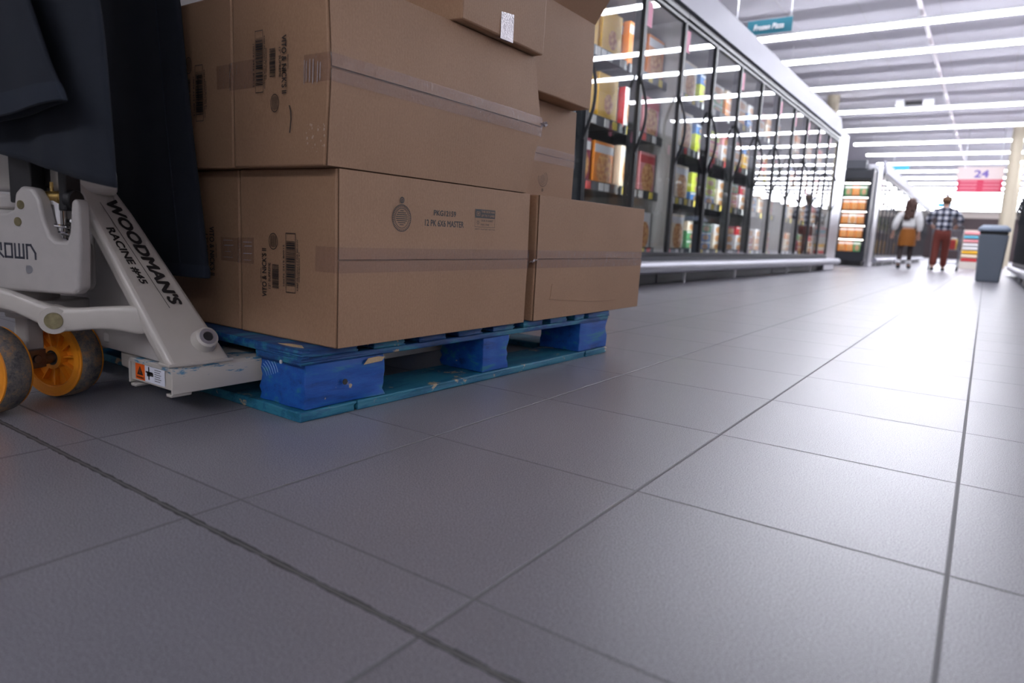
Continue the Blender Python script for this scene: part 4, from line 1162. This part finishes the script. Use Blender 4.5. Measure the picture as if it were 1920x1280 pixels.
end_print(A, YA, (-1.222, -1.207), .222, .320, (-1.2015, -1.194, .240, .292), (-1.189, -1.168, .242, .290), (-1.146, -1.116, .237, .354), (-1.185, .3355, .0145, .0165), False, 3, (-1.2265, -1.2235, .25, .28))
YC = .3112 - .0030
end_print(C_, YC, (-1.118, -1.104), .608, .710, (-1.126, -1.1205, .637, .690), (-1.154, -1.137, .640, .690), (-1.197, -1.173, .614, .726), (-1.139, .5925, .0125, .0165), True, 9, (-1.1015, -1.0985, .65, .675))
end_print(D_, .3146, (-1.402, -1.397), .60, .665, None, (-1.442, -1.428, .605, .660), (-1.410, -1.382, .573, .685), (-1.433, .687, .0125, .0165), True, 14, None)
end_print(B, .3416, (-1.413, -1.395), .251, .357, (-1.428, -1.419, .25, .34), (-1.455, -1.435, .25, .30), None, None, True, 21, (-1.39, -1.387, .29, .32))
# pen stroke and scuffs on the big carton
mb = MB(); mb.tube([(-1.0965, YC, .586), (-1.0925, YC, .575), (-1.0915, YC, .562), (-1.0935, YC, .548), (-1.0955, YC, .537)], .0009, 5); build('pen_stroke', mb, M_INK, C_)
mb = MB()
rr = random.Random(5)
for i in range(26):
    a, b_ = -1.05 + rr.random() * .05, .50 + rr.random() * .05; s = .0006 + rr.random() * .0018
    mb.add([(a, YC + .0006, b_), (a + s, YC + .0006, b_), (a + s * 1.6, YC + .0006, b_ + s * 2), (a, YC + .0006, b_ + s * 2.4)], [(0, 1, 2, 3)])
build('scuff_marks', mb, mat('pale_scuff', (.50, .38, .30), .6), C_)
# emblem on the set-back carton
mb = MB(); f = lambda a, b_: Vector((-1.2802, a, b_))
ring(mb, f, 1.481, .562, .030, .027, .08); ring(mb, f, 1.481, .562, .022, .020, .08); ring(mb, f, 1.482, .524, .005, .005, .6)
for i in range(7):
    hh = .016 * math.sqrt(max(.05, 1 - ((i - 3) / 3.6) ** 2)); quad_strip(mb, f, 1.481 - hh, 1.481 + hh, .548 + i * .0042, .5495 + i * .0042)
build('round_emblem', mb, mat('faded_ink', (.10, .06, .04), .6), I_)
# pressed crease on the far end carton and a fold line on the front one
mb = MB(); X_ = -.9970 + .0004
mb.tube([(X_, 1.11, .30 - .06), (X_, 1.105, .205), (X_, 1.10, .198), (X_, 1.36, .178), (X_, 1.52, .176)], .0010, 5); build('pressed_crease', mb, M_CARD, E_)

# ================================================================= NAVY GARMENTS HANGING FROM THE JACK
def garment(name, rows, label, cat, nfold=7, fold=.006, thick=.02, seed=1, band=None, seam=None):
    """rows: (z, xl, xr, y) from top to bottom; a flattened cloth tube, folded, hem at the last row"""
    t = thing(name, (rows[0][1], rows[0][3], rows[-1][0]), label, cat)
    rr = random.Random(seed); ph = [rr.random() * 6.28 for _ in range(4)]
    def sample(v):
        v = v * (len(rows) - 1); i = min(int(v), len(rows) - 2); f_ = v - i
        return [rows[i][k] * (1 - f_) + rows[i + 1][k] * f_ for k in range(4)] + ([rows[i][4] * (1 - f_) + rows[i + 1][4] * f_, rows[i][5] * (1 - f_) + rows[i + 1][5] * f_] if len(rows[0]) > 4 else [0, 0])
    nv, nu = 44, 96
    vs = []; grid = []
    for j in range(nv + 1):
        v = j / nv; z, xl, xr, y, zl, zr = sample(v)
        for i in range(nu):
            a = 2 * math.pi * i / nu
            c, s = math.cos(a), math.sin(a)
            u = .5 + .5 * math.copysign(abs(c) ** .75, c)
            f_ = fold * (math.sin(u * nfold * 2 + ph[0] + 1.3 * math.sin(v * 2.2 + ph[1])) + .55 * math.sin(u * nfold * 4.7 + ph[2] + 2 * v) + .4 * math.sin(v * 9 + u * 5 + ph[3])) * (.45 + .55 * v)
            vs.append((xl + (xr - xl) * u, y + thick * math.copysign(abs(s) ** .6, s) + f_ , z + (zl * (1 - u) + zr * u)))
    fs = []; ms = []
    for j in range(nv):
        for i in range(nu): fs.append((j * nu + i, j * nu + (i + 1) % nu, (j + 1) * nu + (i + 1) % nu, (j + 1) * nu + i)); ms.append(0)
    fs.append(tuple(range(nu)))
    mb = MB(); mb.v = vs; mb.f = fs; mb.m = ms + [0]
    o = build('cloth', mb, M_NAVY, t, smooth=True)
    sd = o.modifiers.new('solid', 'SOLIDIFY'); sd.thickness = .002; sd.offset = -1
    if band:
        b0_, b1_ = band; mb = MB(); vs = []; n = 8
        for j in range(n + 1):
            v = b0_ + (b1_ - b0_) * j / n; jj = v * nv; k = min(int(jj), nv - 1); f_ = jj - k
            for i in range(nu):
                p = Vector(o.data.vertices[k * nu + i].co).lerp(Vector(o.data.vertices[min(k + 1, nv) * nu + i].co), f_) + OFF[t.name]
                a = 2 * math.pi * i / nu; bulge = .0006 + .0008 * math.sin(math.pi * j / n)
                vs.append((p.x + bulge * math.cos(a), p.y + bulge * math.copysign(1, math.sin(a)), p.z))
        for j in range(n):
            for i in range(nu): mb.f.append((j * nu + i, j * nu + (i + 1) % nu, (j + 1) * nu + (i + 1) % nu, (j + 1) * nu + i)); mb.m.append(0)
        mb.v = vs; build('hem_band', mb, M_NAVY2, t, smooth=True)
    if seam is not None:
        mb = MB(); pts = []
        for j in range(nv + 1):
            i = seam; p = Vector(o.data.vertices[j * nu + i].co) + OFF[t.name]; pts.append((p.x, p.y - .001, p.z))
        mb.tube(pts, .0012, 5); build('stitched_seam', mb, M_NAVY2, t, smooth=True)
    return t
#                      z     xl      xr      y
garment('work_trousers', [(1.16, -1.66, -1.44, .20), (1.0, -1.93, -1.42, .255), (.80, -1.98, -1.395, .272), (.60, -1.98, -1.372, .274), (.45, -1.97, -1.345, .272), (.35, -1.96, -1.328, .270), (.253, -1.95, -1.312, .268)],
        'navy work trouser leg with side seam, hanging nearest the cartons', 'trousers', nfold=6, fold=.0035, thick=.019, seed=4, band=(.955, .997), seam=85)
garment('work_coat', [(1.114, -1.56, -1.30, -.018, 0, 0), (.956, -1.575, -1.173, -.018, 0, 0), (.77, -1.59, -1.121, -.018, 0, 0), (.64, -1.60, -1.091, -.018, 0, 0), (.538, -1.60, -1.078, -.018, 0, -.009), (.491, -1.60, -1.070, -.018, 0, -.079)],
        'navy coat hanging in the middle of the garments, slanting lower edge', 'coat', nfold=5, fold=.004, thick=.012, seed=8)
garment('work_jacket', [(1.17, -1.72, -1.42, -.055, 0, 0), (.95, -1.76, -1.36, -.06, 0, 0), (.80, -1.78, -1.29, -.062, 0, 0), (.68, -1.80, -1.195, -.064, 0, 0), (.60, -1.80, -1.135, -.064, 0, -.02), (.515, -1.80, -1.095, -.064, -.02, .012)],
        'navy jacket at the far left with a wide stitched hem band', 'jacket', nfold=4, fold=.0045, thick=.012, seed=12, band=(.90, .995))

# ================================================================= PALLET JACK
CX = -1.5425
jk = thing('pallet_jack', (CX, .13, 0), 'cream pallet jack lettered on its frame, orange wheels, forks under the pallet', 'pallet jack')
# forks
def fork(sg):
    mb = MB()
    xo, xi = CX + sg * .3425, CX + sg * .1875
    X0, X1 = min(xo, xi), max(xo, xi)
    prof = [(X0, .052), (X0, .096), (X0 + .007, .1025), (X1 - .007, .1025), (X1, .096), (X1, .052), (X1 - .004, .052), (X1 - .004, .094), (X0 + .004, .094), (X0 + .004, .052)]
    mb.prism(prof, (0, .13, 0), (1, 0, 0), (0, 0, 1), (0, 1.08, 0))
    # tapered tip
    tip = [(X0, 1.21), (X0 + .03, 1.29), (X1 - .03, 1.29), (X1, 1.21)]
    mb.prism(tip, (0, 0, .06), (1, 0, 0), (0, 1, 0), (0, 0, .035))
    # end plate
    mb.prism([(X0 + .004, .058), (X1 - .004, .058), (X1 - .004, .0955), (X0 + .004, .0955)], (0, .134, 0), (1, 0, 0), (0, 0, 1), (0, .004, 0))
    f_ = build('fork', mb, M_FORK, jk, bevel=.0015, seg=2)
    mb = MB(); mb.box(X0 + .035, X0 + .05, 1.0, 1.17, .035, .075); mb.box(X1 - .05, X1 - .035, 1.0, 1.17, .035, .075)
    build('roller_frame', mb, M_STEEL, f_)
    mb = MB(); mb.cyl((X0 + .052, 1.13, .036), (X1 - .052, 1.13, .036), .036, n=28); build('load_roller', mb, mat('grimy_roller', (.12, .09, .06), .6), f_, smooth=True)
    mb = MB()
    for xx in (X0 + .004, X1 - .024): mb.prism([(0, .0), (.02, .0), (.018, -.006), (.002, -.006)], (xx, .131, .0515), (1, 0, 0), (0, 0, 1), (0, .04, 0))
    build('end_lip', mb, M_CREAM, f_, bevel=.0015)
    return f_
fk = fork(1); fork(-1)
for sg in (1, -1):
    xa_, xb_ = CX + sg * .116, CX + sg * .190
    mb = MB(); mb.prism([(min(xa_, xb_), .070), (max(xa_, xb_), .064), (max(xa_, xb_), .104), (min(xa_, xb_), .104)], (0, .150, 0), (1, 0, 0), (0, 0, 1), (0, .16, 0))
    build('fork_gusset', mb, M_CREAM, jk, bevel=.006, seg=3)
mb = MB(); mb.box(CX - .12, CX + .12, .235, .30, .075, .104); build('cross_member', mb, M_CREAMMATT, jk, bevel=.004)
# warning label on the near fork's end plate
xl = CX + .1875 + .022
mb = MB(); fy = lambda a, b_: Vector((xl + a * .105, .1326, .0625 + b_ * .031))
quad_strip(mb, fy, 0, .33, 0, 1, 0); quad_strip(mb, fy, .33, 1, 0, 1, 1)
fy2 = lambda a, b_: Vector((xl + a * .105, .1323, .0625 + b_ * .031))
mb.add([fy2(.06, .30), fy2(.27, .30), fy2(.165, .88)], [(0, 1, 2)], 2)
mb.add([Vector(fy2(.155, .42)) + Vector((0, -.0002, 0)), Vector(fy2(.175, .42)) + Vector((0, -.0002, 0)), Vector(fy2(.165, .75)) + Vector((0, -.0002, 0))], [(0, 1, 2)], 0)
text_fit(mb, 'WARNING', lambda a, b_: fy2(.04 + a * .25, .08 + b_ * .12), 2)
for a, b_, c, d in ((.36, .55, .60, .66), (.40, .35, .50, .60), (.45, .15, .49, .95), (.50, .40, .62, .62)): quad_strip(mb, fy2, a, c, min(b_, d), max(b_, d) if abs(b_ - d) > .05 else b_ + .08, 2)
for i in range(6): quad_strip(mb, fy2, .66, .66 + .22 - .03 * (i % 2), .84 - i * .135, .88 - i * .135, 2)
build('warning_label', mb, [mat('orange_label', (.85, .13, .01), .4), mat('white_label', (.72, .74, .82), .4), M_INK], fk)

# A-shaped head frame
def st(*p): return [Vector(q) for q in p]
F0, F1, B0, B1 = Vector((-1.2, .13, .10)), Vector((-1.358, .08, .36)), Vector((-1.2, .255, .10)), Vector((-1.409, .178, .377))
def face(s, w_): return (F0 + (F1 - F0) * s) * (1 - w_) + (B0 + (B1 - B0) * s) * w_
th = Vector((-.034, 0, -.008))
sta = []
for s in (0.0, .06, .3, .6, .9, 1.0):
    o1, o2 = face(s, 0), face(s, 1)
    sta.append([o1, o2, o2 + th, o1 + th])
def S(of, ob_, t_): of, ob_, t_ = Vector(of), Vector(ob_), Vector(t_); sta.append([of, ob_, ob_ + t_, of + t_])
S((-1.373, .0748, .388), (-1.434, .170, .405), (-.036, 0, -.012))
S((-1.392, .068, .425), (-1.456, .160, .434), (-.034, 0, -.020))
S((-1.428, .062, .460), (-1.484, .154, .462), (-.025, 0, -.034))
S((-1.480, .058, .480), (-1.513, .151, .478), (-.012, 0, -.042))
mir = [[Vector((2 * CX - p.x, p.y, p.z)) for p in q] for q in reversed(sta)]
allst = sta + [[Vector((CX, .057, .486)), Vector((CX, .150, .484)), Vector((CX, .150, .438)), Vector((CX, .058, .438))]] + mir
mb = MB(); mb.v = [tuple(p) for q in allst for p in q]
for i in range(len(allst) - 1):
    for j in range(4): mb.f.append((i * 4 + j, i * 4 + (j + 1) % 4, (i + 1) * 4 + (j + 1) % 4, (i + 1) * 4 + j)); mb.m.append(0)
n = len(allst) - 1
mb.f += [(3, 2, 1, 0), (n * 4, n * 4 + 1, n * 4 + 2, n * 4 + 3)]; mb.m += [0, 0]
hf = build('head_frame', mb, M_CREAM, jk, bevel=.011, seg=4, angle=40)
mb = MB(); mb.prism([(-.30, .104), (.30, .104), (.155, .36), (.11, .42), (.06, .45), (-.06, .45), (-.11, .42), (-.155, .36)], (CX, .150, 0), (1, 0, 0), (0, 0, 1), (0, -.012, 0))
build('rear_plate', mb, M_CREAMMATT, jk, bevel=.004)
pr_ = [(-1.722, .408), (-1.735, .43), (-1.728, .455), (-1.705, .476), (-1.66, .487), (-1.44, .487), (-1.415, .476), (-1.40, .45), (-1.40, .408)]
mb = MB(); mb.prism(pr_, (0, .150, 0), (1, 0, 0), (0, 0, 1), (0, -.106, 0)); build('head_cap', mb, M_CREAM, jk, bevel=.012, seg=4, angle=25)
# weld fillet at the leg foot
mb = MB(); mb.tube([(-1.236, .128, .106), (-1.205, .1285, .105), (-1.1985, .19, .105), (-1.1985, .252, .105)], .003, 8); build('weld_bead', mb, M_CREAM, jk, smooth=True)
# boss with socket
c = face(.147, .72); nrm = (F1 - F0).cross(B0 - F0).normalized()
if nrm.x < 0: nrm = -nrm
bd = (nrm + Vector((0, -.10, 0))).normalized()
mb = MB(); mb.cyl(c - bd * .01, c + bd * .022, .026, .0205, n=32); mb.cyl(c + bd * .022, c + bd * .024, .0205, .018, n=32)
bo = build('axle_boss', mb, M_CREAM, hf, smooth=True)
mb = MB(); mb.lathe(c + bd * .0235, bd, [(0, .016), (.0025, .016), (.0025, .0095), (0, .0095)], 28); build('steel_ring', mb, M_STEEL, bo, smooth=True)
mb = MB(); mb.cyl(c + bd * .0236, c + bd * .0246, .0092, n=20); build('bore', mb, M_BLACK, bo)
# lettering on the leg
def lf(s0, w0, s1, w1, s2, w2, s3, w3, out=.0008):
    """unit square -> leg face; corners: start-baseline, start-top, end-baseline, end-top in (s,w)"""
    def f_(a, b_):
        s = (s0 * (1 - b_) + s1 * b_) * (1 - a) + (s2 * (1 - b_) + s3 * b_) * a
        w_ = (w0 * (1 - b_) + w1 * b_) * (1 - a) + (w2 * (1 - b_) + w3 * b_) * a
        return face(s, w_) + nrm * out
    return f_
mb = MB()
text_fit(mb, "WOODMAN'S", lf(1.11, .50, 1.10, .80, .398, .555, .392, .79), bold=.050, shear=.15)
text_fit(mb, 'RACINE #45', lf(.942, .155, .942, .345, .555, .236, .553, .385), bold=.036, shear=.15)
f_ = lf(1.104, .360, 1.104, .373, .383, .500, .383, .512); mb.add([f_(0, 0), f_(1, 0), f_(1, 1), f_(0, 1)], [(0, 1, 2, 3)])
build('lettering', mb, M_INK, hf)

# pump body, in the turned steering frame
MA = Vector((-1.52, .036, 0)); aA = Vector((.342, -.940, 0)); bB = Vector((.940, .342, 0)); Zz = Vector((0, 0, 1))
def Lc(t_, a_, z): return MA + bB * t_ + aA * a_ + Zz * z
mb = MB()
prof = [(-.13, .224), (.175, .228), (.188, .240), (.193, .31), (.194, .385), (.188, .398), (.178, .392), (.172, .34), (.164, .322), (.140, .322), (.128, .330), (.116, .36), (.108, .395), (.095, .412), (.070, .415), (.056, .402), (.050, .372), (.030, .366), (-.13, .366)]
mb.prism(prof, Lc(0, .070, 0), bB, Zz, -aA * .026)
mb.prism([(-.13, .224), (.125, .228), (.132, .240), (.134, .36), (.06, .36), (.05, .345), (-.13, .345)], Lc(0, -.012, 0), bB, Zz, -aA * .012)
mb.prism([(-.13, .2245), (.125, .2285), (.135, .240), (.138, .318), (.10, .318), (.03, .33), (-.13, .34)], Lc(0, .056, 0), bB, Zz, -aA * .070)
pb = build('pump_body', mb, M_CREAMMATT, jk, bevel=.009, seg=4, angle=30)
for t_, z in ((.0685, .382), (.060, .352)):
    mb = MB(); mb.cyl(Lc(t_, .069, z), Lc(t_, .0715, z), .0078, n=24); build('pin', mb, M_ZINC, pb, smooth=True)
mb = MB(); mb.cyl(Lc(.079, .069, .268), Lc(.079, .0708, .268), .0078, n=20); build('grease_plug', mb, M_STEEL, pb, smooth=True)
# CROWN logo in its squared single-stroke letters
mb = MB()
def lg(t_, z): return Lc(-.022 + t_, .0704, .288 + z)
def bars(bs, ox):
    for x0_, z0_, x1_, z1_ in bs:
        d = Vector((x1_ - x0_, z1_ - z0_)); l_ = d.length; d = d / l_; nn = Vector((-d.y, d.x)) * .0021
        e = d * .0021
        mb.add([lg(ox + p.x, p.y) for p in (Vector((x0_, z0_)) - e - nn, Vector((x1_, z1_)) + e - nn, Vector((x1_, z1_)) + e + nn, Vector((x0_, z0_)) - e + nn)], [(0, 1, 2, 3)])
Hh, Wl, g = .0235, .019, .0245
bars([(0, 0, 0, Hh), (0, Hh, Wl * .9, Hh), (0, 0, Wl * .9, 0)], 0)
bars([(0, 0, 0, Hh), (0, Hh, Wl * .8, Hh), (Wl * .8, Hh, Wl * .8, Hh * .55), (Wl * .3, Hh * .5, Wl, 0)], g)
bars([(0, 0, 0, Hh), (0, Hh, Wl * .8, Hh), (Wl * .8, Hh, Wl * .8, 0), (Wl * .8, 0, 0, 0)], 2 * g)
bars([(0, 0, 0, Hh), (0, 0, Wl, 0), (Wl, 0, Wl, Hh), (Wl / 2, 0, Wl / 2, Hh)], 3 * g - .002)
bars([(0, 0, 0, Hh), (0, Hh, Wl * .5, Hh), (Wl * .5, Hh, Wl, Hh * .4), (Wl, Hh * .4, Wl, 0)], 4 * g)
build('lettering', mb, mat('slate_ink', (.035, .038, .055), .5), pb)
# cylinder top at the left of the ear
mb = MB(); mb.cyl(Lc(-.03, 0, .36), Lc(-.03, 0, .372), .055, n=32); mb.cyl(Lc(-.03, 0, .372), Lc(-.03, 0, .40), .045, n=32); build('reservoir', mb, M_CREAMMATT, jk, bevel=.006)
# piston, spring, brass pin
mb = MB(); mb.cyl(Lc(.110, .032, .318), Lc(.110, .032, .385), .0125, n=28); mb.cyl(Lc(.110, .032, .385), Lc(.110, .032, .392), .015, n=28); build('piston', mb, M_CHROME, jk, smooth=True)
mb = MB(); pts = []
for i in range(3 * 20): a = i / 20 * 2 * math.pi; pts.append(Lc(.110 + .021 * math.cos(a), .032 + .021 * math.sin(a), .322 + i / 60 * .036))
mb.tube(pts, .0032, 8); build('spring', mb, M_CHROME, jk, smooth=True)
mb = MB(); mb.cyl(Lc(.086, .035, .396), Lc(.139, .035, .398), .0125, n=24); mb.cyl(Lc(.098, .035, .396), Lc(.0995, .035, .396), .0132, n=24); mb.cyl(Lc(.124, .035, .397), Lc(.1255, .035, .397), .0132, n=24)
mb.cyl(Lc(.100, .035, .40), Lc(.100, .035, .425), .003, n=8); build('pivot_pin', mb, M_BRASS, jk, smooth=True)
mb = MB(); mb.box(-.006, .006, -.006, .006, 0, .06); mb.v = [tuple(Lc(.158, .03, .322) + Vector(v)) for v in mb.v]; build('lowering_lever', mb, M_BLACK, jk, bevel=.003)
# tiller
mb = MB()
def tb(t0, t1, a0, a1, z0, z1):
    mb.add([Lc(t, a_, z) for z in (z0, z1) for t, a_ in ((t0, a0), (t1, a0), (t1, a1), (t0, a1))], [(0, 3, 2, 1), (4, 5, 6, 7), (0, 1, 5, 4), (1, 2, 6, 5), (2, 3, 7, 6), (3, 0, 4, 7)])
tb(.020, .070, .016, .050, .385, .497); tb(.130, .146, .016, .050, .375, .497); tb(.070, .130, .012, .022, .415, .497)
mb.cyl(Lc(.070, .035, .393), Lc(.086, .035, .393), .018, n=20); mb.cyl(Lc(.139, .035, .395), Lc(.155, .035, .395), .018, n=20)
tb(.06, .10, -.055, -.02, .47, 1.10); tb(.05, .12, -.055, .020, .46, .495)
tl = build('tiller', mb, M_BLACK, jk, bevel=.003)
mb = MB(); p = Lc(.08, -.038, 1.09)
mb.tube([p, p + Vector((-.14, -.02, .03)), p + Vector((-.17, -.02, .10)), p + Vector((-.1, -.02, .16)), p + Vector((.1, .0, .16)), p + Vector((.17, .0, .10)), p + Vector((.14, 0, .03))], .014, 10, closed=True)
build('grip_loop', mb, M_BLACK, tl, smooth=True)
# link arm to the frame
mb = MB()
arm = [((-1.535, -.085, .215), .020, .010), ((-1.47, -.075, .222), .019, .010), ((-1.425, -.050, .222), .018, .010), ((-1.392, -.020, .205), .018, .011), ((-1.366, .012, .182), .024, .013), ((-1.335, .040, .184), .0205, .011), ((-1.315, .068, .188), .0205, .010), ((-1.290, .100, .186), .024, .010), ((-1.268, .130, .180), .030, .008)]
nrm2 = Vector((.70, -.71, 0))
vs = []
for p, hz, hd in arm:
    p = Vector(p)
    for dn, dz in ((1, -.75), (1, .75), (.6, 1), (-.6, 1), (-1, .75), (-1, -.75), (-.6, -1), (.6, -1)): vs.append(p + nrm2 * hd * dn + Zz * hz * dz)
mb.v = [tuple(v) for v in vs]; k = len(arm)
for i in range(k - 1):
    for j in range(8): mb.f.append((i * 8 + j, i * 8 + (j + 1) % 8, (i + 1) * 8 + (j + 1) % 8, (i + 1) * 8 + j)); mb.m.append(0)
mb.f += [tuple(range(7, -1, -1)), tuple(range((k - 1) * 8, k * 8))]; mb.m += [0, 0]
la = build('link_arm', mb, M_CREAM, jk, smooth=True, sub=2)
pc = Vector((-1.366, .012, .182))
nb = Vector((.86, -.51, 0)).normalized()
mb = MB(); mb.cyl(pc - nb * .01, pc + nb * .016, .0265, .0235, n=36); build('pivot_boss', mb, M_CREAM, la, smooth=True)
mb = MB(); mb.cyl(pc + nb * .0155, pc + nb * .019, .0150, .0140, n=32); build('pivot_bolt', mb, M_ZINC, la, smooth=True)
# push rods under the frame
mb = MB(); mb.obox((-1.36, .20, .115), (.105, .05, -.012), (-.008, .018, 0), (0, 0, .010)); build('push_rod', mb, M_CREAMMATT, jk, bevel=.003)
# yoke and axle
mb = MB(); mb.cyl(Lc(0, 0, .17), Lc(0, 0, .226), .045, n=28); mb.obox(Lc(-.008, .004, .135), bB * .015, aA * .018, Zz * .05); mb.obox(Lc(.005, 0, .195), bB * .07, aA * .06, Zz * .012)
build('steering_yoke', mb, M_CREAMMATT, jk, bevel=.004)
mb = MB(); mb.cyl(Lc(0, -.085, .082), Lc(0, .11, .082), .011, n=20); mb.obox(Lc(-.0, .012, .088), bB * .016, aA * .02, Zz * .018)
mb.cyl(Lc(.0155, .012, .088), Lc(.0195, .012, .088), .008, n=16); build('axle', mb, mat('oily_steel', (.16, .13, .12), .35, metal=.8, var=.3, vscale=60), jk, bevel=.001)
# wheels
RW = .082
def wheel(ac):
    c = Lc(0, ac, RW); d = aA; hw = .027
    mb = MB()
    mb.lathe(c, d, [(-hw * .96, .068), (-hw * .96, RW - .006), (-hw * .7, RW - .001), (0, RW), (hw * .7, RW - .001), (hw * .96, RW - .006), (hw * .96, .068)], 72)
    wh = build('wheel', mb, M_TREAD, jk, smooth=True)
    mb = MB()
    mb.lathe(c, d, [(-hw, .072), (-hw, .078), (-hw * .9, .0785), (-hw * .9, .0665)], 64)
    mb.lathe(c, d, [(hw, .072), (hw, .078), (hw * .9, .0785), (hw * .9, .0665)], 64)
    mb.lathe(c, d, [(-hw, .060), (-hw, .073), (hw, .073), (hw, .060), (hw * .9, .0575), (-hw * .9, .0575)], 64)
    mb.lathe(c, d, [(-.006, .020), (.006, .020), (.006, .060), (-.006, .060)], 48)
    mb.lathe(c, d, [(-hw * .85, .015), (-hw * .85, .023), (hw * .85, .023), (hw * .85, .015)], 40)
    u = d.orthogonal().normalized(); v = d.cross(u)
    for i in range(11):
        a = 2 * math.pi * i / 11 + .2
        e = math.cos(a) * u + math.sin(a) * v; g_ = -math.sin(a) * u + math.cos(a) * v
        mb.obox(c + e * .040, e * .019, g_ * .0012, d * hw * .62)
    build('rim', mb, M_ORANGE, wh, smooth=True)
    mb = MB(); mb.lathe(c, d, [(-hw * .8, .0105), (-hw * .8, .0155), (hw * .8, .0155), (hw * .8, .0105)], 32); build('bearing', mb, M_BLACK, wh, smooth=True)
wheel(-.056); wheel(.100)
